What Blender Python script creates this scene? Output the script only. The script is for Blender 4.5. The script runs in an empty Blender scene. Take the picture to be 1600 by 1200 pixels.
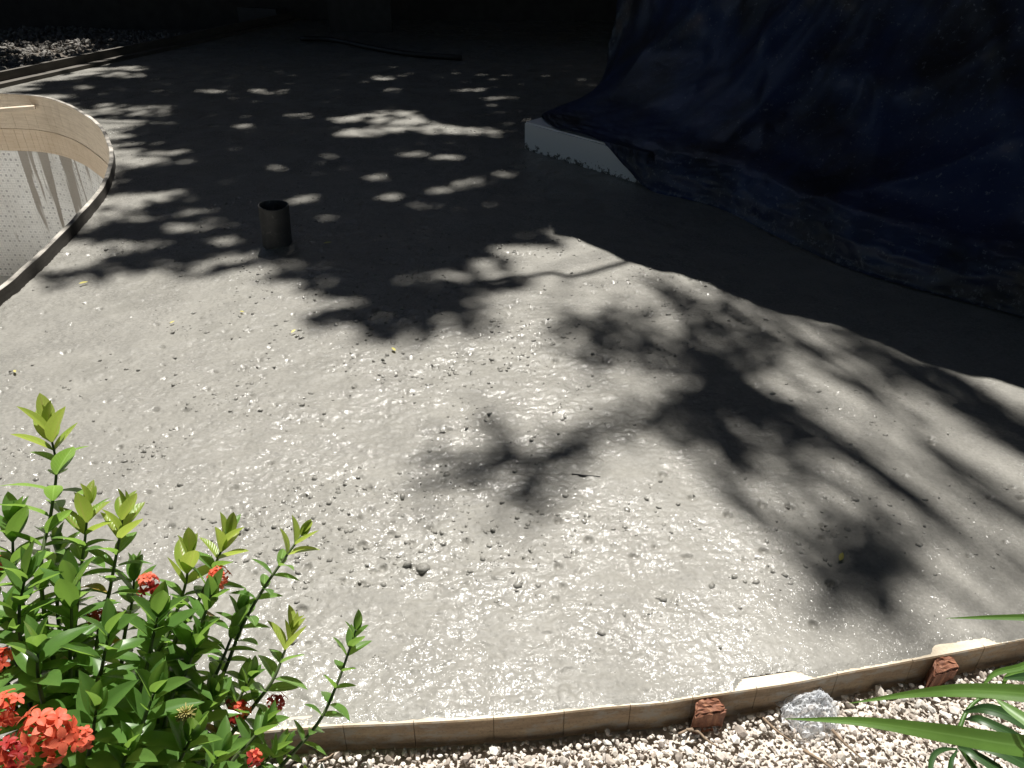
import bpy, bmesh, math, random
import numpy as np
from mathutils import Vector, Matrix

R = math.radians
rng = random.Random(7)
nr = np.random.default_rng(11)
scene = bpy.context.scene
COL = scene.collection

# ------------------------------------------------------------------ camera, sky, sun, exposure
CAM_H, PITCH, FPX = 1.5, R(32.0), 1209.0
cam_d = bpy.data.cameras.new('camera')
cam = bpy.data.objects.new('camera', cam_d)
COL.objects.link(cam)
cam.location = (0, 0, CAM_H)
cam.rotation_euler = (R(90) - PITCH, 0, 0)
cam_d.sensor_width = 36.0
cam_d.lens = 36.0 * FPX / 1600.0
cam_d.clip_start = 0.02
cam_d.clip_end = 500
scene.camera = cam

SUN_EL, SUN_AZ = R(67.0), R(8.0)          # azimuth from +Y towards +X
world = bpy.data.worlds.new('World')
scene.world = world
world.use_nodes = True
wn = world.node_tree.nodes
sky = wn.new('ShaderNodeTexSky')
sky.sky_type = 'NISHITA'
sky.sun_disc = False
sky.sun_elevation = SUN_EL
sky.sun_rotation = SUN_AZ
bg = wn['Background']
bg.inputs['Strength'].default_value = 0.05
world.node_tree.links.new(sky.outputs[0], bg.inputs['Color'])

S2 = Vector((math.sin(SUN_AZ) * math.cos(SUN_EL), math.cos(SUN_AZ) * math.cos(SUN_EL), math.sin(SUN_EL)))  # towards the sun
sun_d = bpy.data.lights.new('sun', 'SUN')
sun_d.energy = 5.0
sun_d.angle = R(0.55)
sun_d.color = (1.0, 0.965, 0.90)
sun = bpy.data.objects.new('sun', sun_d)
COL.objects.link(sun)
sun.rotation_euler = S2.to_track_quat('Z', 'Y').to_euler()
sun.location = (2, 8, 14)

scene.view_settings.view_transform = 'Standard'
scene.view_settings.look = 'None'
scene.view_settings.gamma = 1.0
scene.view_settings.use_curve_mapping = False
scene.view_settings.exposure = 0.82
scene.render.engine = 'CYCLES'
scene.cycles.use_denoising = True
scene.cycles.max_bounces = 8
scene.cycles.sample_clamp_indirect = 6.0

# ------------------------------------------------------------------ helpers
def gp(u, v, z=0.0):
    """point of the ground (height z) that the photograph shows at pixel u, v"""
    a = (u - 800) / FPX
    b = (600 - v) / FPX
    dz = -math.sin(PITCH) + math.cos(PITCH) * b
    dy = math.cos(PITCH) + math.sin(PITCH) * b
    t = (z - CAM_H) / dz
    return Vector((a * t, dy * t, z))

def dp(u, v, d):
    """point at depth d metres"""
    a = (u - 800) / FPX
    b = (600 - v) / FPX
    return Vector((a * d, (math.cos(PITCH) + math.sin(PITCH) * b) * d,
                   CAM_H + (-math.sin(PITCH) + math.cos(PITCH) * b) * d))

def to_px(x, y, z=0.0):
    zz = z - CAM_H
    dep = y * math.cos(PITCH) - zz * math.sin(PITCH)
    up = y * math.sin(PITCH) + zz * math.cos(PITCH)
    return 800 + FPX * x / dep, 600 - FPX * up / dep

def link(o, parent=None):
    COL.objects.link(o)
    if parent is not None:
        o.parent = parent
    return o

def mesh_obj(name, verts, faces, mat, parent=None, smooth=True, uv=None):
    m = bpy.data.meshes.new(name)
    m.from_pydata([tuple(v) for v in verts], [], faces)
    if uv is not None:
        l = m.uv_layers.new(name='UVMap')
        vi = np.empty(len(m.loops), dtype=np.int32)
        m.loops.foreach_get('vertex_index', vi)
        l.data.foreach_set('uv', np.asarray(uv, dtype=np.float32)[vi].ravel())
    m.update()
    if smooth:
        m.polygons.foreach_set('use_smooth', [True] * len(m.polygons))
    if mat:
        m.materials.append(mat)
    return link(bpy.data.objects.new(name, m), parent)

def np_mesh(name, V, F, mat, parent=None, smooth=True, col=None):
    """V (n,3), F (m,3|4) numpy arrays"""
    m = bpy.data.meshes.new(name)
    k = F.shape[1]
    m.vertices.add(len(V)); m.vertices.foreach_set('co', V.astype(np.float32).ravel())
    m.loops.add(F.size); m.loops.foreach_set('vertex_index', F.astype(np.int32).ravel())
    m.polygons.add(len(F)); m.polygons.foreach_set('loop_start', np.arange(0, F.size, k, dtype=np.int32))
    m.polygons.foreach_set('use_smooth', np.full(len(F), smooth))
    m.update(calc_edges=True)
    if col is not None:
        a = m.color_attributes.new('col', 'FLOAT_COLOR', 'POINT')
        c4 = np.ones((len(V), 4), dtype=np.float32); c4[:, :3] = col
        a.data.foreach_set('color', c4.ravel())
    if mat:
        m.materials.append(mat)
    return link(bpy.data.objects.new(name, m), parent)

def empty(name, loc=(0, 0, 0)):
    o = bpy.data.objects.new(name, None)
    o.location = loc
    o.empty_display_size = 0.1
    return link(o)

def tag(o, label, cat=None, group=None, kind=None):
    o['label'] = label
    if cat: o['category'] = cat
    if group: o['group'] = group
    if kind: o['kind'] = kind
    return o

def struct(o, label=None):
    o['kind'] = 'structure'
    if label: o['label'] = label
    return o

def keep_world(child, parent):
    """parent at an empty with a translation only: keep the mesh where it is"""
    child.parent = parent
    child.matrix_parent_inverse = Matrix.Translation(parent.location).inverted()
    return child

def hash2(ix, iy, seed):
    h = (ix.astype(np.int64) * 374761393 + iy.astype(np.int64) * 668265263 + seed * 1442695041) & 0xFFFFFFFF
    h = ((h ^ (h >> 13)) * 1274126177) & 0xFFFFFFFF
    h = (h ^ (h >> 16)) & 0xFFFFFFFF
    return h / 4294967295.0

def vnoise(x, y, seed=0):
    ix = np.floor(x); iy = np.floor(y)
    fx = x - ix; fy = y - iy
    fx = fx * fx * (3 - 2 * fx); fy = fy * fy * (3 - 2 * fy)
    a = hash2(ix, iy, seed); b = hash2(ix + 1, iy, seed)
    c = hash2(ix, iy + 1, seed); d = hash2(ix + 1, iy + 1, seed)
    return (a * (1 - fx) + b * fx) * (1 - fy) + (c * (1 - fx) + d * fx) * fy

def fbm(x, y, seed=0, oct=3):
    s = 0; a = 1; t = 0
    for i in range(oct):
        s = s + a * vnoise(x * 2 ** i, y * 2 ** i, seed + i * 17); t += a; a *= .5
    return s / t

def sn(x, seed=0):
    """scalar 1-d noise"""
    return float(vnoise(np.array([x]), np.array([seed * 3.7]), seed)[0])

def in_poly(x, y, poly):
    inside = np.zeros(np.shape(x), dtype=bool)
    n = len(poly)
    for i in range(n):
        x0, y0 = poly[i]; x1, y1 = poly[(i + 1) % n]
        if y0 == y1: continue
        c = ((y0 > y) != (y1 > y)) & (x < (x1 - x0) * (y - y0) / (y1 - y0) + x0)
        inside ^= c
    return inside

def catmull(pts, n=12, closed=False):
    P = [Vector(p) for p in pts]
    out = []
    m = len(P)
    rngi = range(m if closed else m - 1)
    for i in rngi:
        if closed:
            p0, p1, p2, p3 = P[i - 1], P[i], P[(i + 1) % m], P[(i + 2) % m]
        else:
            p1, p2 = P[i], P[i + 1]
            p0 = P[i - 1] if i else p1 * 2 - p2
            p3 = P[i + 2] if i + 2 < m else p2 * 2 - p1
        for k in range(n):
            t = k / n
            out.append(0.5 * ((2 * p1) + (p2 - p0) * t + (2 * p0 - 5 * p1 + 4 * p2 - p3) * t * t + (3 * p1 - p0 - 3 * p2 + p3) * t ** 3))
    if not closed:
        out.append(P[-1])
    return out

def tube(pts, radii, seg=8, cap=True):
    """verts, faces of a tapered tube along pts"""
    V, F = [], []
    n = len(pts)
    prev = None
    for i, p in enumerate(pts):
        p = Vector(p)
        t = (Vector(pts[min(i + 1, n - 1)]) - Vector(pts[max(i - 1, 0)]))
        t = t.normalized() if t.length > 1e-9 else Vector((0, 0, 1))
        a = prev if prev is not None else (Vector((1, 0, 0)) if abs(t.x) < .9 else Vector((0, 1, 0)))
        a = (a - t * a.dot(t)).normalized()
        b = t.cross(a)
        prev = a
        for k in range(seg):
            an = 2 * math.pi * k / seg
            V.append(p + (a * math.cos(an) + b * math.sin(an)) * radii[i])
    for i in range(n - 1):
        for k in range(seg):
            k2 = (k + 1) % seg
            F.append((i * seg + k, i * seg + k2, (i + 1) * seg + k2, (i + 1) * seg + k))
    if cap:
        F.append(tuple(range(seg))[::-1])
        F.append(tuple((n - 1) * seg + k for k in range(seg)))
    return V, F

def merge(parts):
    V, F = [], []
    for v, f in parts:
        o = len(V)
        V += list(v)
        F += [tuple(i + o for i in q) for q in f]
    return V, F

# ------------------------------------------------------------------ materials
class NT:
    def __init__(s, name):
        s.m = bpy.data.materials.new(name); s.m.use_nodes = True
        s.t = s.m.node_tree; s.n = s.t.nodes
        s.b = s.n['Principled BSDF']; s.out = s.n['Material Output']
    def new(s, ty, **kw):
        nd = s.n.new(ty)
        for k, v in kw.items():
            if k in nd.inputs: nd.inputs[k].default_value = v
            else: setattr(nd, k, v)
        return nd
    def l(s, a, b): s.t.links.new(a, b)
    def coord(s, kind='Object', scale=(1, 1, 1)):
        tc = s.new('ShaderNodeTexCoord'); mp = s.new('ShaderNodeMapping')
        mp.inputs['Scale'].default_value = scale
        s.l(tc.outputs[kind], mp.inputs[0]); return mp.outputs[0]
    def noise(s, vec, scale, detail=3, rough=.55):
        nd = s.new('ShaderNodeTexNoise'); nd.inputs['Scale'].default_value = scale
        nd.inputs['Detail'].default_value = detail; nd.inputs['Roughness'].default_value = rough
        s.l(vec, nd.inputs['Vector']); return nd.outputs['Fac']
    def ramp(s, fac, stops):
        nd = s.new('ShaderNodeValToRGB')
        e = nd.color_ramp.elements
        while len(e) < len(stops): e.new(.5)
        for el, (p, c) in zip(e, stops):
            el.position = p
            el.color = (c, c, c, 1) if isinstance(c, (int, float)) else (*c, 1)
        s.l(fac, nd.inputs[0]); return nd.outputs[0]
    def mix(s, fac, a, b, mode='MIX'):
        nd = s.new('ShaderNodeMix', data_type='RGBA', blend_type=mode)
        for i, v in ((0, fac), (6, a), (7, b)):
            if isinstance(v, (int, float)): nd.inputs[i].default_value = v
            elif isinstance(v, tuple): nd.inputs[i].default_value = (*v, 1)
            else: s.l(v, nd.inputs[i])
        return nd.outputs[2]
    def bump(s, h, strength=.5, dist=.01, normal=None):
        nd = s.new('ShaderNodeBump'); nd.inputs['Strength'].default_value = strength
        nd.inputs['Distance'].default_value = dist
        s.l(h, nd.inputs['Height'])
        if normal is not None: s.l(normal, nd.inputs['Normal'])
        return nd.outputs[0]
    def set(s, **kw):
        for k, v in kw.items():
            k = {'Base': 'Base Color', 'Spec': 'Specular IOR Level'}.get(k, k.replace('_', ' '))
            if isinstance(v, (int, float)): s.b.inputs[k].default_value = v
            elif isinstance(v, tuple): s.b.inputs[k].default_value = (*v, 1)
            else: s.l(v, s.b.inputs[k])
        return s

def mat_concrete():
    s = NT('wet_concrete')
    v = s.coord('Object')
    big = s.noise(v, .9, 4)
    mid = s.noise(v, 6, 6, .65)
    fine = s.noise(v, 90, 3)
    c = s.ramp(big, [(.3, (.178, .172, .152)), (.7, (.226, .218, .193))])
    c = s.mix(.6, c, s.ramp(mid, [(.3, (.152, .147, .132)), (.75, (.262, .253, .228))]))
    c = s.mix(.25, c, s.ramp(fine, [(.35, (.12, .117, .108)), (.65, (.265, .258, .238))]))
    patch = s.noise(v, 2.6, 6, .68)
    wet = s.ramp(patch, [(.38, .66), (.62, .42)])
    coat = s.ramp(s.noise(v, 3.4, 7, .72), [(.43, .04), (.55, 1.0)])
    coat = s.mix(1.0, coat, s.ramp(s.noise(v, 95, 2, .5), [(.44, .04), (.54, 1.0)]), 'MULTIPLY')
    h0 = s.noise(v, 16, 6, .7)
    h1 = s.noise(v, 80, 5, .7)
    n1 = s.bump(h0, .6, .007)
    n2 = s.bump(h1, .7, .0022, n1)
    # grains that stand out of the water film and catch the sun one by one
    g1 = s.ramp(s.noise(v, 270, 2, .5), [(.42, 0.0), (.66, 1.0)])
    g2 = s.ramp(s.noise(v, 155, 2, .5), [(.42, 0.0), (.66, 1.0)])
    g3 = s.ramp(s.noise(v, 86, 2, .5), [(.42, 0.0), (.66, 1.0)])
    m0 = s.bump(g3, .9, .00082)
    m1 = s.bump(g2, .9, .00048, m0)
    m2 = s.bump(g1, .9, .00025, m1)
    s.set(Base=c, Roughness=wet, Normal=n2, IOR=1.38)
    s.l(coat, s.b.inputs['Coat Weight'])
    s.b.inputs['Coat Roughness'].default_value = .13
    s.l(m2, s.b.inputs['Coat Normal'])
    return s.m

def mat_wood(name, a, b, c, rough=.75, grain=(3, 60), cement=0):
    s = NT(name)
    tc = s.new('ShaderNodeTexCoord'); mp = s.new('ShaderNodeMapping')
    mp.inputs['Scale'].default_value = (grain[0], grain[1], 1)
    s.l(tc.outputs['UV'], mp.inputs[0])
    g = s.noise(mp.outputs[0], 1.0, 5, .65)
    blot = s.noise(s.coord('Object'), 6, 4)
    spk = s.noise(s.coord('Object'), 160, 2)
    col = s.ramp(g, [(.25, a), (.5, b), (.78, c)])
    col = s.mix(s.ramp(blot, [(.45, 0.0), (.75, .55)]), col, a)
    col = s.mix(s.ramp(spk, [(.50, 0.0), (.70, .55)]), col, a)
    if cement:
        sm = s.noise(s.coord('Object', (1, 1, 2.2)), 17, 6, .72)
        col = s.mix(s.ramp(sm, [(.50, 0.0), (.60, cement)]), col, (.30, .285, .25))
    s.set(Base=col, Roughness=rough, Normal=s.bump(g, .35, .003))
    return s.m

def mat_plain(name, col, rough=.7, var=.25, scale=20, bump=.2, dist=.004, **kw):
    s = NT(name)
    v = s.coord('Object')
    n = s.noise(v, scale, 4)
    lo = tuple(x * (1 - var) for x in col); hi = tuple(min(1, x * (1 + var)) for x in col)
    s.set(Base=s.ramp(n, [(.3, lo), (.7, hi)]), Roughness=rough, Normal=s.bump(s.noise(v, scale * 3, 3), bump, dist), **kw)
    return s.m

def mat_leaf(name, lo, hi, rib, trans=.35, rough=.34, tcol=None, veins=.35):
    s = NT(name)
    oi = s.new('ShaderNodeObjectInfo')
    base = s.mix(oi.outputs['Random'], lo, hi)
    tc = s.new('ShaderNodeTexCoord')
    sep = s.new('ShaderNodeSeparateXYZ'); s.l(tc.outputs['UV'], sep.inputs[0])
    d = s.new('ShaderNodeMath', operation='SUBTRACT'); s.l(sep.outputs[0], d.inputs[0]); d.inputs[1].default_value = .5
    ab = s.new('ShaderNodeMath', operation='ABSOLUTE'); s.l(d.outputs[0], ab.inputs[0])
    ribm = s.ramp(ab.outputs[0], [(.02, 1.0), (.06, 0.0)])
    # side veins: stripes slanting forward from the midrib
    ad = s.new('ShaderNodeMath', operation='MULTIPLY_ADD'); s.l(ab.outputs[0], ad.inputs[0]); ad.inputs[1].default_value = -.5; s.l(sep.outputs[1], ad.inputs[2])
    mu = s.new('ShaderNodeMath', operation='MULTIPLY'); s.l(ad.outputs[0], mu.inputs[0]); mu.inputs[1].default_value = 62
    si = s.new('ShaderNodeMath', operation='SINE'); s.l(mu.outputs[0], si.inputs[0])
    vein = s.ramp(si.outputs[0], [(.75, 0.0), (1.0, veins)])
    n = s.noise(tc.outputs['Object'], 30, 3)
    base = s.mix(s.ramp(n, [(.35, 0.0), (.7, .35)]), base, tuple(x * .7 for x in lo))
    base = s.mix(vein, base, rib)
    base = s.mix(ribm, base, rib)
    s.set(Base=base, Roughness=rough, Spec=.5, Normal=s.bump(si.outputs[0], .7 * veins, .0008))
    tr = s.new('ShaderNodeBsdfTranslucent')
    tm = s.mix(.55, base, tcol if tcol else hi)
    s.l(tm, tr.inputs['Color'])
    mx = s.new('ShaderNodeMixShader'); mx.inputs[0].default_value = trans
    s.l(s.b.outputs[0], mx.inputs[1]); s.l(tr.outputs[0], mx.inputs[2])
    s.l(mx.outputs[0], s.out.inputs['Surface'])
    return s.m

def mat_vcol(name, rough=.8, scale=60, bump=.3, dist=.003):
    s = NT(name)
    a = s.new('ShaderNodeVertexColor'); a.layer_name = 'col'
    v = s.coord('Object')
    n = s.noise(v, scale, 4)
    c = s.mix(.5, a.outputs[0], s.ramp(n, [(.3, .55), (.7, 1.15)]), 'MULTIPLY')
    s.set(Base=c, Roughness=rough, Normal=s.bump(n, bump, dist))
    return s.m

def mat_tarp():
    s = NT('blue_tarp')
    v = s.coord('Object')
    big = s.noise(v, 1.5, 4, .6)
    c = s.ramp(big, [(.44, (.016, .030, .092)), (.60, (.014, .016, .026))])
    sp = s.noise(v, 45, 3, .7)
    c = s.mix(s.ramp(sp, [(.60, 0.0), (.72, .5)]), c, (.25, .28, .33))
    dust = s.noise(v, 9, 5, .7)
    c = s.mix(s.ramp(dust, [(.52, 0.0), (.8, .2)]), c, (.08, .10, .16))
    # cement thrown up along the hem
    sx = s.new('ShaderNodeSeparateXYZ'); s.l(v, sx.inputs[0])
    ad = s.new('ShaderNodeMath', operation='MULTIPLY_ADD'); s.l(sx.outputs[2], ad.inputs[0]); ad.inputs[1].default_value = -.55; s.l(s.noise(v, 24, 5, .75), ad.inputs[2])
    c = s.mix(s.ramp(ad.outputs[0], [(.53, 0.0), (.62, .5)]), c, (.20, .22, .26))
    cr = s.noise(v, 5.0, 2, .5)
    cb = s.new('ShaderNodeMath', operation='SUBTRACT'); s.l(cr, cb.inputs[0]); cb.inputs[1].default_value = .5
    ca = s.new('ShaderNodeMath', operation='ABSOLUTE'); s.l(cb.outputs[0], ca.inputs[0])
    nb = s.bump(ca.outputs[0], .3, .04)
    s.set(Base=c, Roughness=.36, Normal=s.bump(s.noise(v, 260, 2), .25, .0015, nb))
    return s.m

def mat_mosaic():
    s = NT('pool_mosaic')
    tc = s.new('ShaderNodeTexCoord')
    uv = tc.outputs['UV']
    br = s.new('ShaderNodeTexBrick')
    br.offset = 0; br.squash = 1
    br.inputs['Scale'].default_value = 1
    br.inputs['Brick Width'].default_value = .05; br.inputs['Row Height'].default_value = .05
    br.inputs['Mortar Size'].default_value = .003
    br.inputs['Color1'].default_value = (.84, .84, .82, 1); br.inputs['Color2'].default_value = (.78, .78, .77, 1)
    br.inputs['Mortar'].default_value = (.62, .62, .61, 1)
    s.l(uv, br.inputs['Vector'])
    # a grey square in the middle of every mosaic piece
    mp = s.new('ShaderNodeMapping'); mp.inputs['Scale'].default_value = (20, 20, 1); s.l(uv, mp.inputs[0])
    fr = s.new('ShaderNodeVectorMath', operation='FRACTION'); s.l(mp.outputs[0], fr.inputs[0])
    sb = s.new('ShaderNodeVectorMath', operation='SUBTRACT'); s.l(fr.outputs[0], sb.inputs[0]); sb.inputs[1].default_value = (.5, .5, 0)
    abv = s.new('ShaderNodeVectorMath', operation='ABSOLUTE'); s.l(sb.outputs[0], abv.inputs[0])
    sp = s.new('ShaderNodeSeparateXYZ'); s.l(abv.outputs[0], sp.inputs[0])
    mxm = s.new('ShaderNodeMath', operation='MAXIMUM'); s.l(sp.outputs[0], mxm.inputs[0]); s.l(sp.outputs[1], mxm.inputs[1])
    fl = s.new('ShaderNodeVectorMath', operation='FLOOR'); s.l(mp.outputs[0], fl.inputs[0])
    wn_ = s.new('ShaderNodeTexWhiteNoise'); s.l(fl.outputs[0], wn_.inputs['Vector'])
    cell = s.ramp(wn_.outputs['Value'], [(.1, (.76, .76, .75)), (.5, (.58, .58, .58)), (.95, (.40, .40, .405))])
    dot = s.ramp(mxm.outputs[0], [(.20, 1.0), (.26, 0.0)])
    c = s.mix(dot, br.outputs['Color'], cell)
    # cement that ran down the wall from the form above
    mp2 = s.new('ShaderNodeMapping'); mp2.inputs['Scale'].default_value = (5.5, .55, 1); s.l(uv, mp2.inputs[0])
    dr = s.noise(mp2.outputs[0], 1.0, 3, .6)
    sx = s.new('ShaderNodeSeparateXYZ'); s.l(uv, sx.inputs[0])
    add = s.new('ShaderNodeMath', operation='MULTIPLY_ADD'); s.l(sx.outputs[1], add.inputs[0]); add.inputs[1].default_value = .13; s.l(dr, add.inputs[2])
    drip = s.ramp(add.outputs[0], [(.455, 0.0), (.49, .9)])
    c = s.mix(drip, c, (.24, .21, .175))
    film = s.noise(s.coord('Object'), 3, 4)
    c = s.mix(s.ramp(film, [(.4, 0.0), (.8, .5)]), c, (.36, .345, .32))
    s.set(Base=c, Roughness=.45)
    return s.m

def mat_paint():
    s = NT('chipped_white_paint')
    v = s.coord('Object')
    n = s.noise(v, 26, 5, .75)
    sx = s.new('ShaderNodeSeparateXYZ'); s.l(v, sx.inputs[0])
    ad = s.new('ShaderNodeMath', operation='MULTIPLY_ADD'); s.l(sx.outputs[2], ad.inputs[0]); ad.inputs[1].default_value = -3.2; s.l(n, ad.inputs[2])
    m = s.ramp(ad.outputs[0], [(.44, 0.0), (.47, 1.0)])
    c = s.mix(m, (.86, .86, .85), (.13, .125, .115))
    s.set(Base=c, Roughness=.6, Normal=s.bump(n, .3, .004))
    return s.m

def mat_film():
    s = NT('clear_plastic_film')
    s.set(Base=(.88, .91, .95), Roughness=.10)
    s.b.inputs['Specular IOR Level'].default_value = .8
    tr = s.new('ShaderNodeBsdfTransparent')
    tl = s.new('ShaderNodeBsdfTranslucent'); tl.inputs['Color'].default_value = (.9, .92, .95, 1)
    m1 = s.new('ShaderNodeMixShader'); m1.inputs[0].default_value = .42
    s.l(s.b.outputs[0], m1.inputs[1]); s.l(tl.outputs[0], m1.inputs[2])
    m2 = s.new('ShaderNodeMixShader')
    lw = s.new('ShaderNodeLayerWeight'); lw.inputs['Blend'].default_value = .45
    s.l(s.ramp(lw.outputs['Facing'], [(.05, .42), (.70, .96)]), m2.inputs[0])
    s.l(tr.outputs[0], m2.inputs[1]); s.l(m1.outputs[0], m2.inputs[2])
    s.l(m2.outputs[0], s.out.inputs['Surface'])
    return s.m

def mat_pipe():
    s = NT('grey_pvc')
    v = s.coord('Object')
    n = s.noise(v, 14, 4)
    sp = s.noise(v, 38, 5, .75)
    c = s.ramp(n, [(.3, (.035, .035, .036)), (.7, (.065, .065, .064))])
    c = s.mix(s.ramp(sp, [(.56, 0.0), (.66, .8)]), c, (.17, .165, .15))
    s.set(Base=c, Roughness=.5, Normal=s.bump(sp, .25, .003))
    return s.m

M = dict(
    concrete=mat_concrete(),
    lit_top=mat_wood('sunlit_timber_top', (.42, .35, .26), (.62, .54, .42), (.74, .67, .55), grain=(5, 30)),  # board top paler than its face: sunlight put into the colour
    shade_face=mat_wood('shaded_timber_face', (.03, .026, .022), (.06, .053, .046), (.11, .10, .09), grain=(5, 30)),  # outer face of the pool rim, its shade put into the colour
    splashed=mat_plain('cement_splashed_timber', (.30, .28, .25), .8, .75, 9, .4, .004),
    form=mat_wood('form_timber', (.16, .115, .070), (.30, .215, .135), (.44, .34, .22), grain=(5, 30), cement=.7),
    form_pool=mat_wood('pool_form_plywood', (.40, .32, .24), (.60, .51, .40), (.70, .61, .49)),
    lining=mat_wood('orange_pine', (.48, .37, .26), (.60, .49, .37), (.68, .58, .46)),
    dark_wood=mat_wood('weathered_board', (.05, .045, .04), (.10, .09, .075), (.16, .14, .12)),
    stake=mat_wood('red_hardwood', (.07, .026, .016), (.24, .095, .050), (.50, .26, .145), grain=(14, 60)),
    gravel=mat_vcol('pale_gravel'),
    gravel_bed=mat_plain('gravel_bed', (.46, .41, .36), .9, .4, 60),
    soil=mat_plain('dark_soil', (.10, .085, .07), .95, .4, 8, .6, .03),
    tarp=mat_tarp(), mosaic=mat_mosaic(), paint=mat_paint(), film=mat_film(),
    pipe=mat_pipe(),
    leaf=mat_leaf('ixora_leaf', (.085, .180, .042), (.175, .305, .075), (.27, .40, .16), .46, .27, (.42, .68, .10)),
    young=mat_leaf('ixora_young_leaf', (.21, .33, .05), (.36, .44, .09), (.30, .28, .09), .50, .38, (.62, .74, .12)),
    old_leaf=mat_leaf('yellowed_leaf', (.34, .20, .04), (.42, .32, .06), (.4, .3, .1), .35, .45, (.6, .4, .08)),
    yellow=mat_leaf('yellow_leaf', (.55, .50, .10), (.62, .58, .22), (.6, .5, .2), .3, .5),
    stem=mat_plain('green_stem', (.075, .105, .04), .6, .3, 40),
    petal=mat_leaf('coral_petal', (.70, .10, .05), (.85, .22, .12), (.78, .15, .09), .40, .5, (.95, .30, .16)),
    petal_dark=mat_leaf('red_petal', (.34, .02, .02), (.50, .04, .03), (.35, .03, .03), .35, .5, (.7, .08, .05)),
    palm=mat_leaf('palm_leaflet', (.075, .17, .03), (.12, .24, .05), (.15, .28, .07), .38, .42, (.28, .48, .07), veins=0.0),
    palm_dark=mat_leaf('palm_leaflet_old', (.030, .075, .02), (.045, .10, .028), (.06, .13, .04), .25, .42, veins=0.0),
    crown=mat_leaf('crown_leaf', (.020, .045, .014), (.030, .060, .018), (.04, .07, .025), .03, .5),
    bark=mat_plain('bark', (.10, .08, .06), .9, .4, 18, .7, .02),
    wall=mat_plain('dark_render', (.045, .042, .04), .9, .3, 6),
    roof=mat_plain('roof_sheet', (.16, .12, .10), .6, .3, 10),
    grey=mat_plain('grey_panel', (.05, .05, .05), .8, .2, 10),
    black=mat_plain('black_hose', (.02, .02, .02), .5, .2, 20),
    twig=mat_plain('dry_twig', (.22, .16, .11), .85, .35, 70),
    husk=mat_plain('dry_husk', (.34, .30, .10), .8, .4, 90),
    floor=mat_plain('pool_floor', (.76, .76, .74), .6, .15, 6),
)

# ------------------------------------------------------------------ layout curves
FRONT_PX = [(-560, 1236), (-260, 1208), (0, 1185), (240, 1160), (440, 1141), (540, 1134), (640, 1130), (740, 1124), (840, 1117), (940, 1106),
            (1027, 1099), (1077, 1091), (1140, 1082), (1240, 1067), (1325, 1050), (1400, 1037), (1464, 1025), (1533, 1012), (1600, 999), (1800, 962), (2050, 916)]
FRONT = catmull([gp(u, v) for u, v in FRONT_PX], 6)
RIM_PX = [(0, 145), (60, 149), (100, 159), (130, 174), (160, 197), (174, 225), (177, 247), (168, 280), (150, 308), (100, 362), (50, 410), (0, 452)]
RIM = [gp(u, v, .06) for u, v in RIM_PX]
RIM = [Vector((p.x, p.y, 0)) for p in RIM] + [Vector(p + (0,)) for p in [(-2.30, 2.5), (-2.65, 1.95), (-3.4, 1.55), (-4.6, 1.5), (-6.0, 2.1), (-6.9, 3.5), (-7.0, 5.2), (-6.3, 6.6), (-5.4, 7.15)]]
RIMC = catmull(RIM, 14, closed=True)           # runs clockwise seen from above
FAR0, FAR1 = gp(0, 135), gp(400, 46)
FDIR = (FAR1 - FAR0).normalized()

def front_y(x):
    xs = np.array([p.x for p in FRONT]); ys = np.array([p.y for p in FRONT])
    return np.interp(x, xs, ys)

# ------------------------------------------------------------------ ground and slab
def build_ground():
    n = len(RIMC)
    c = Vector((-4.6, 4.3, 0))
    V, F = [], []
    rings = [0.0, .02, .08, .25, .6, 1.0]
    for k in rings:
        for p in RIMC:
            d = (p - c).normalized()
            inner = Vector((p.x, p.y, -.12)) + d * .002
            outer = c + d * 90; outer.z = -.12
            V.append(inner.lerp(outer, k ** 1.0))
    for r in range(len(rings) - 1):
        for i in range(n):
            j = (i + 1) % n
            F.append((r * n + i, r * n + j, (r + 1) * n + j, (r + 1) * n + i))
    struct(mesh_obj('ground', V, F, M['soil'], smooth=False), 'dark bare ground around the pool yard')

def stone_density(X, Y):
    side = np.clip((X - .05 - .18 * Y) / .8, 0, 1)
    d = np.clip((fbm(X * 1.5, Y * 1.9, 71, 3) - .40) * 4.5, 0, 1)
    band = np.exp(-((Y - 2.75 - .15 * X) / .55) ** 2) * np.clip(1.2 - np.abs(X + .35) / 1.6, 0, 1)
    return np.clip(d * (.55 + .9 * band) + .55 * band, .02, 1) * (1 - .55 * side)

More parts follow.
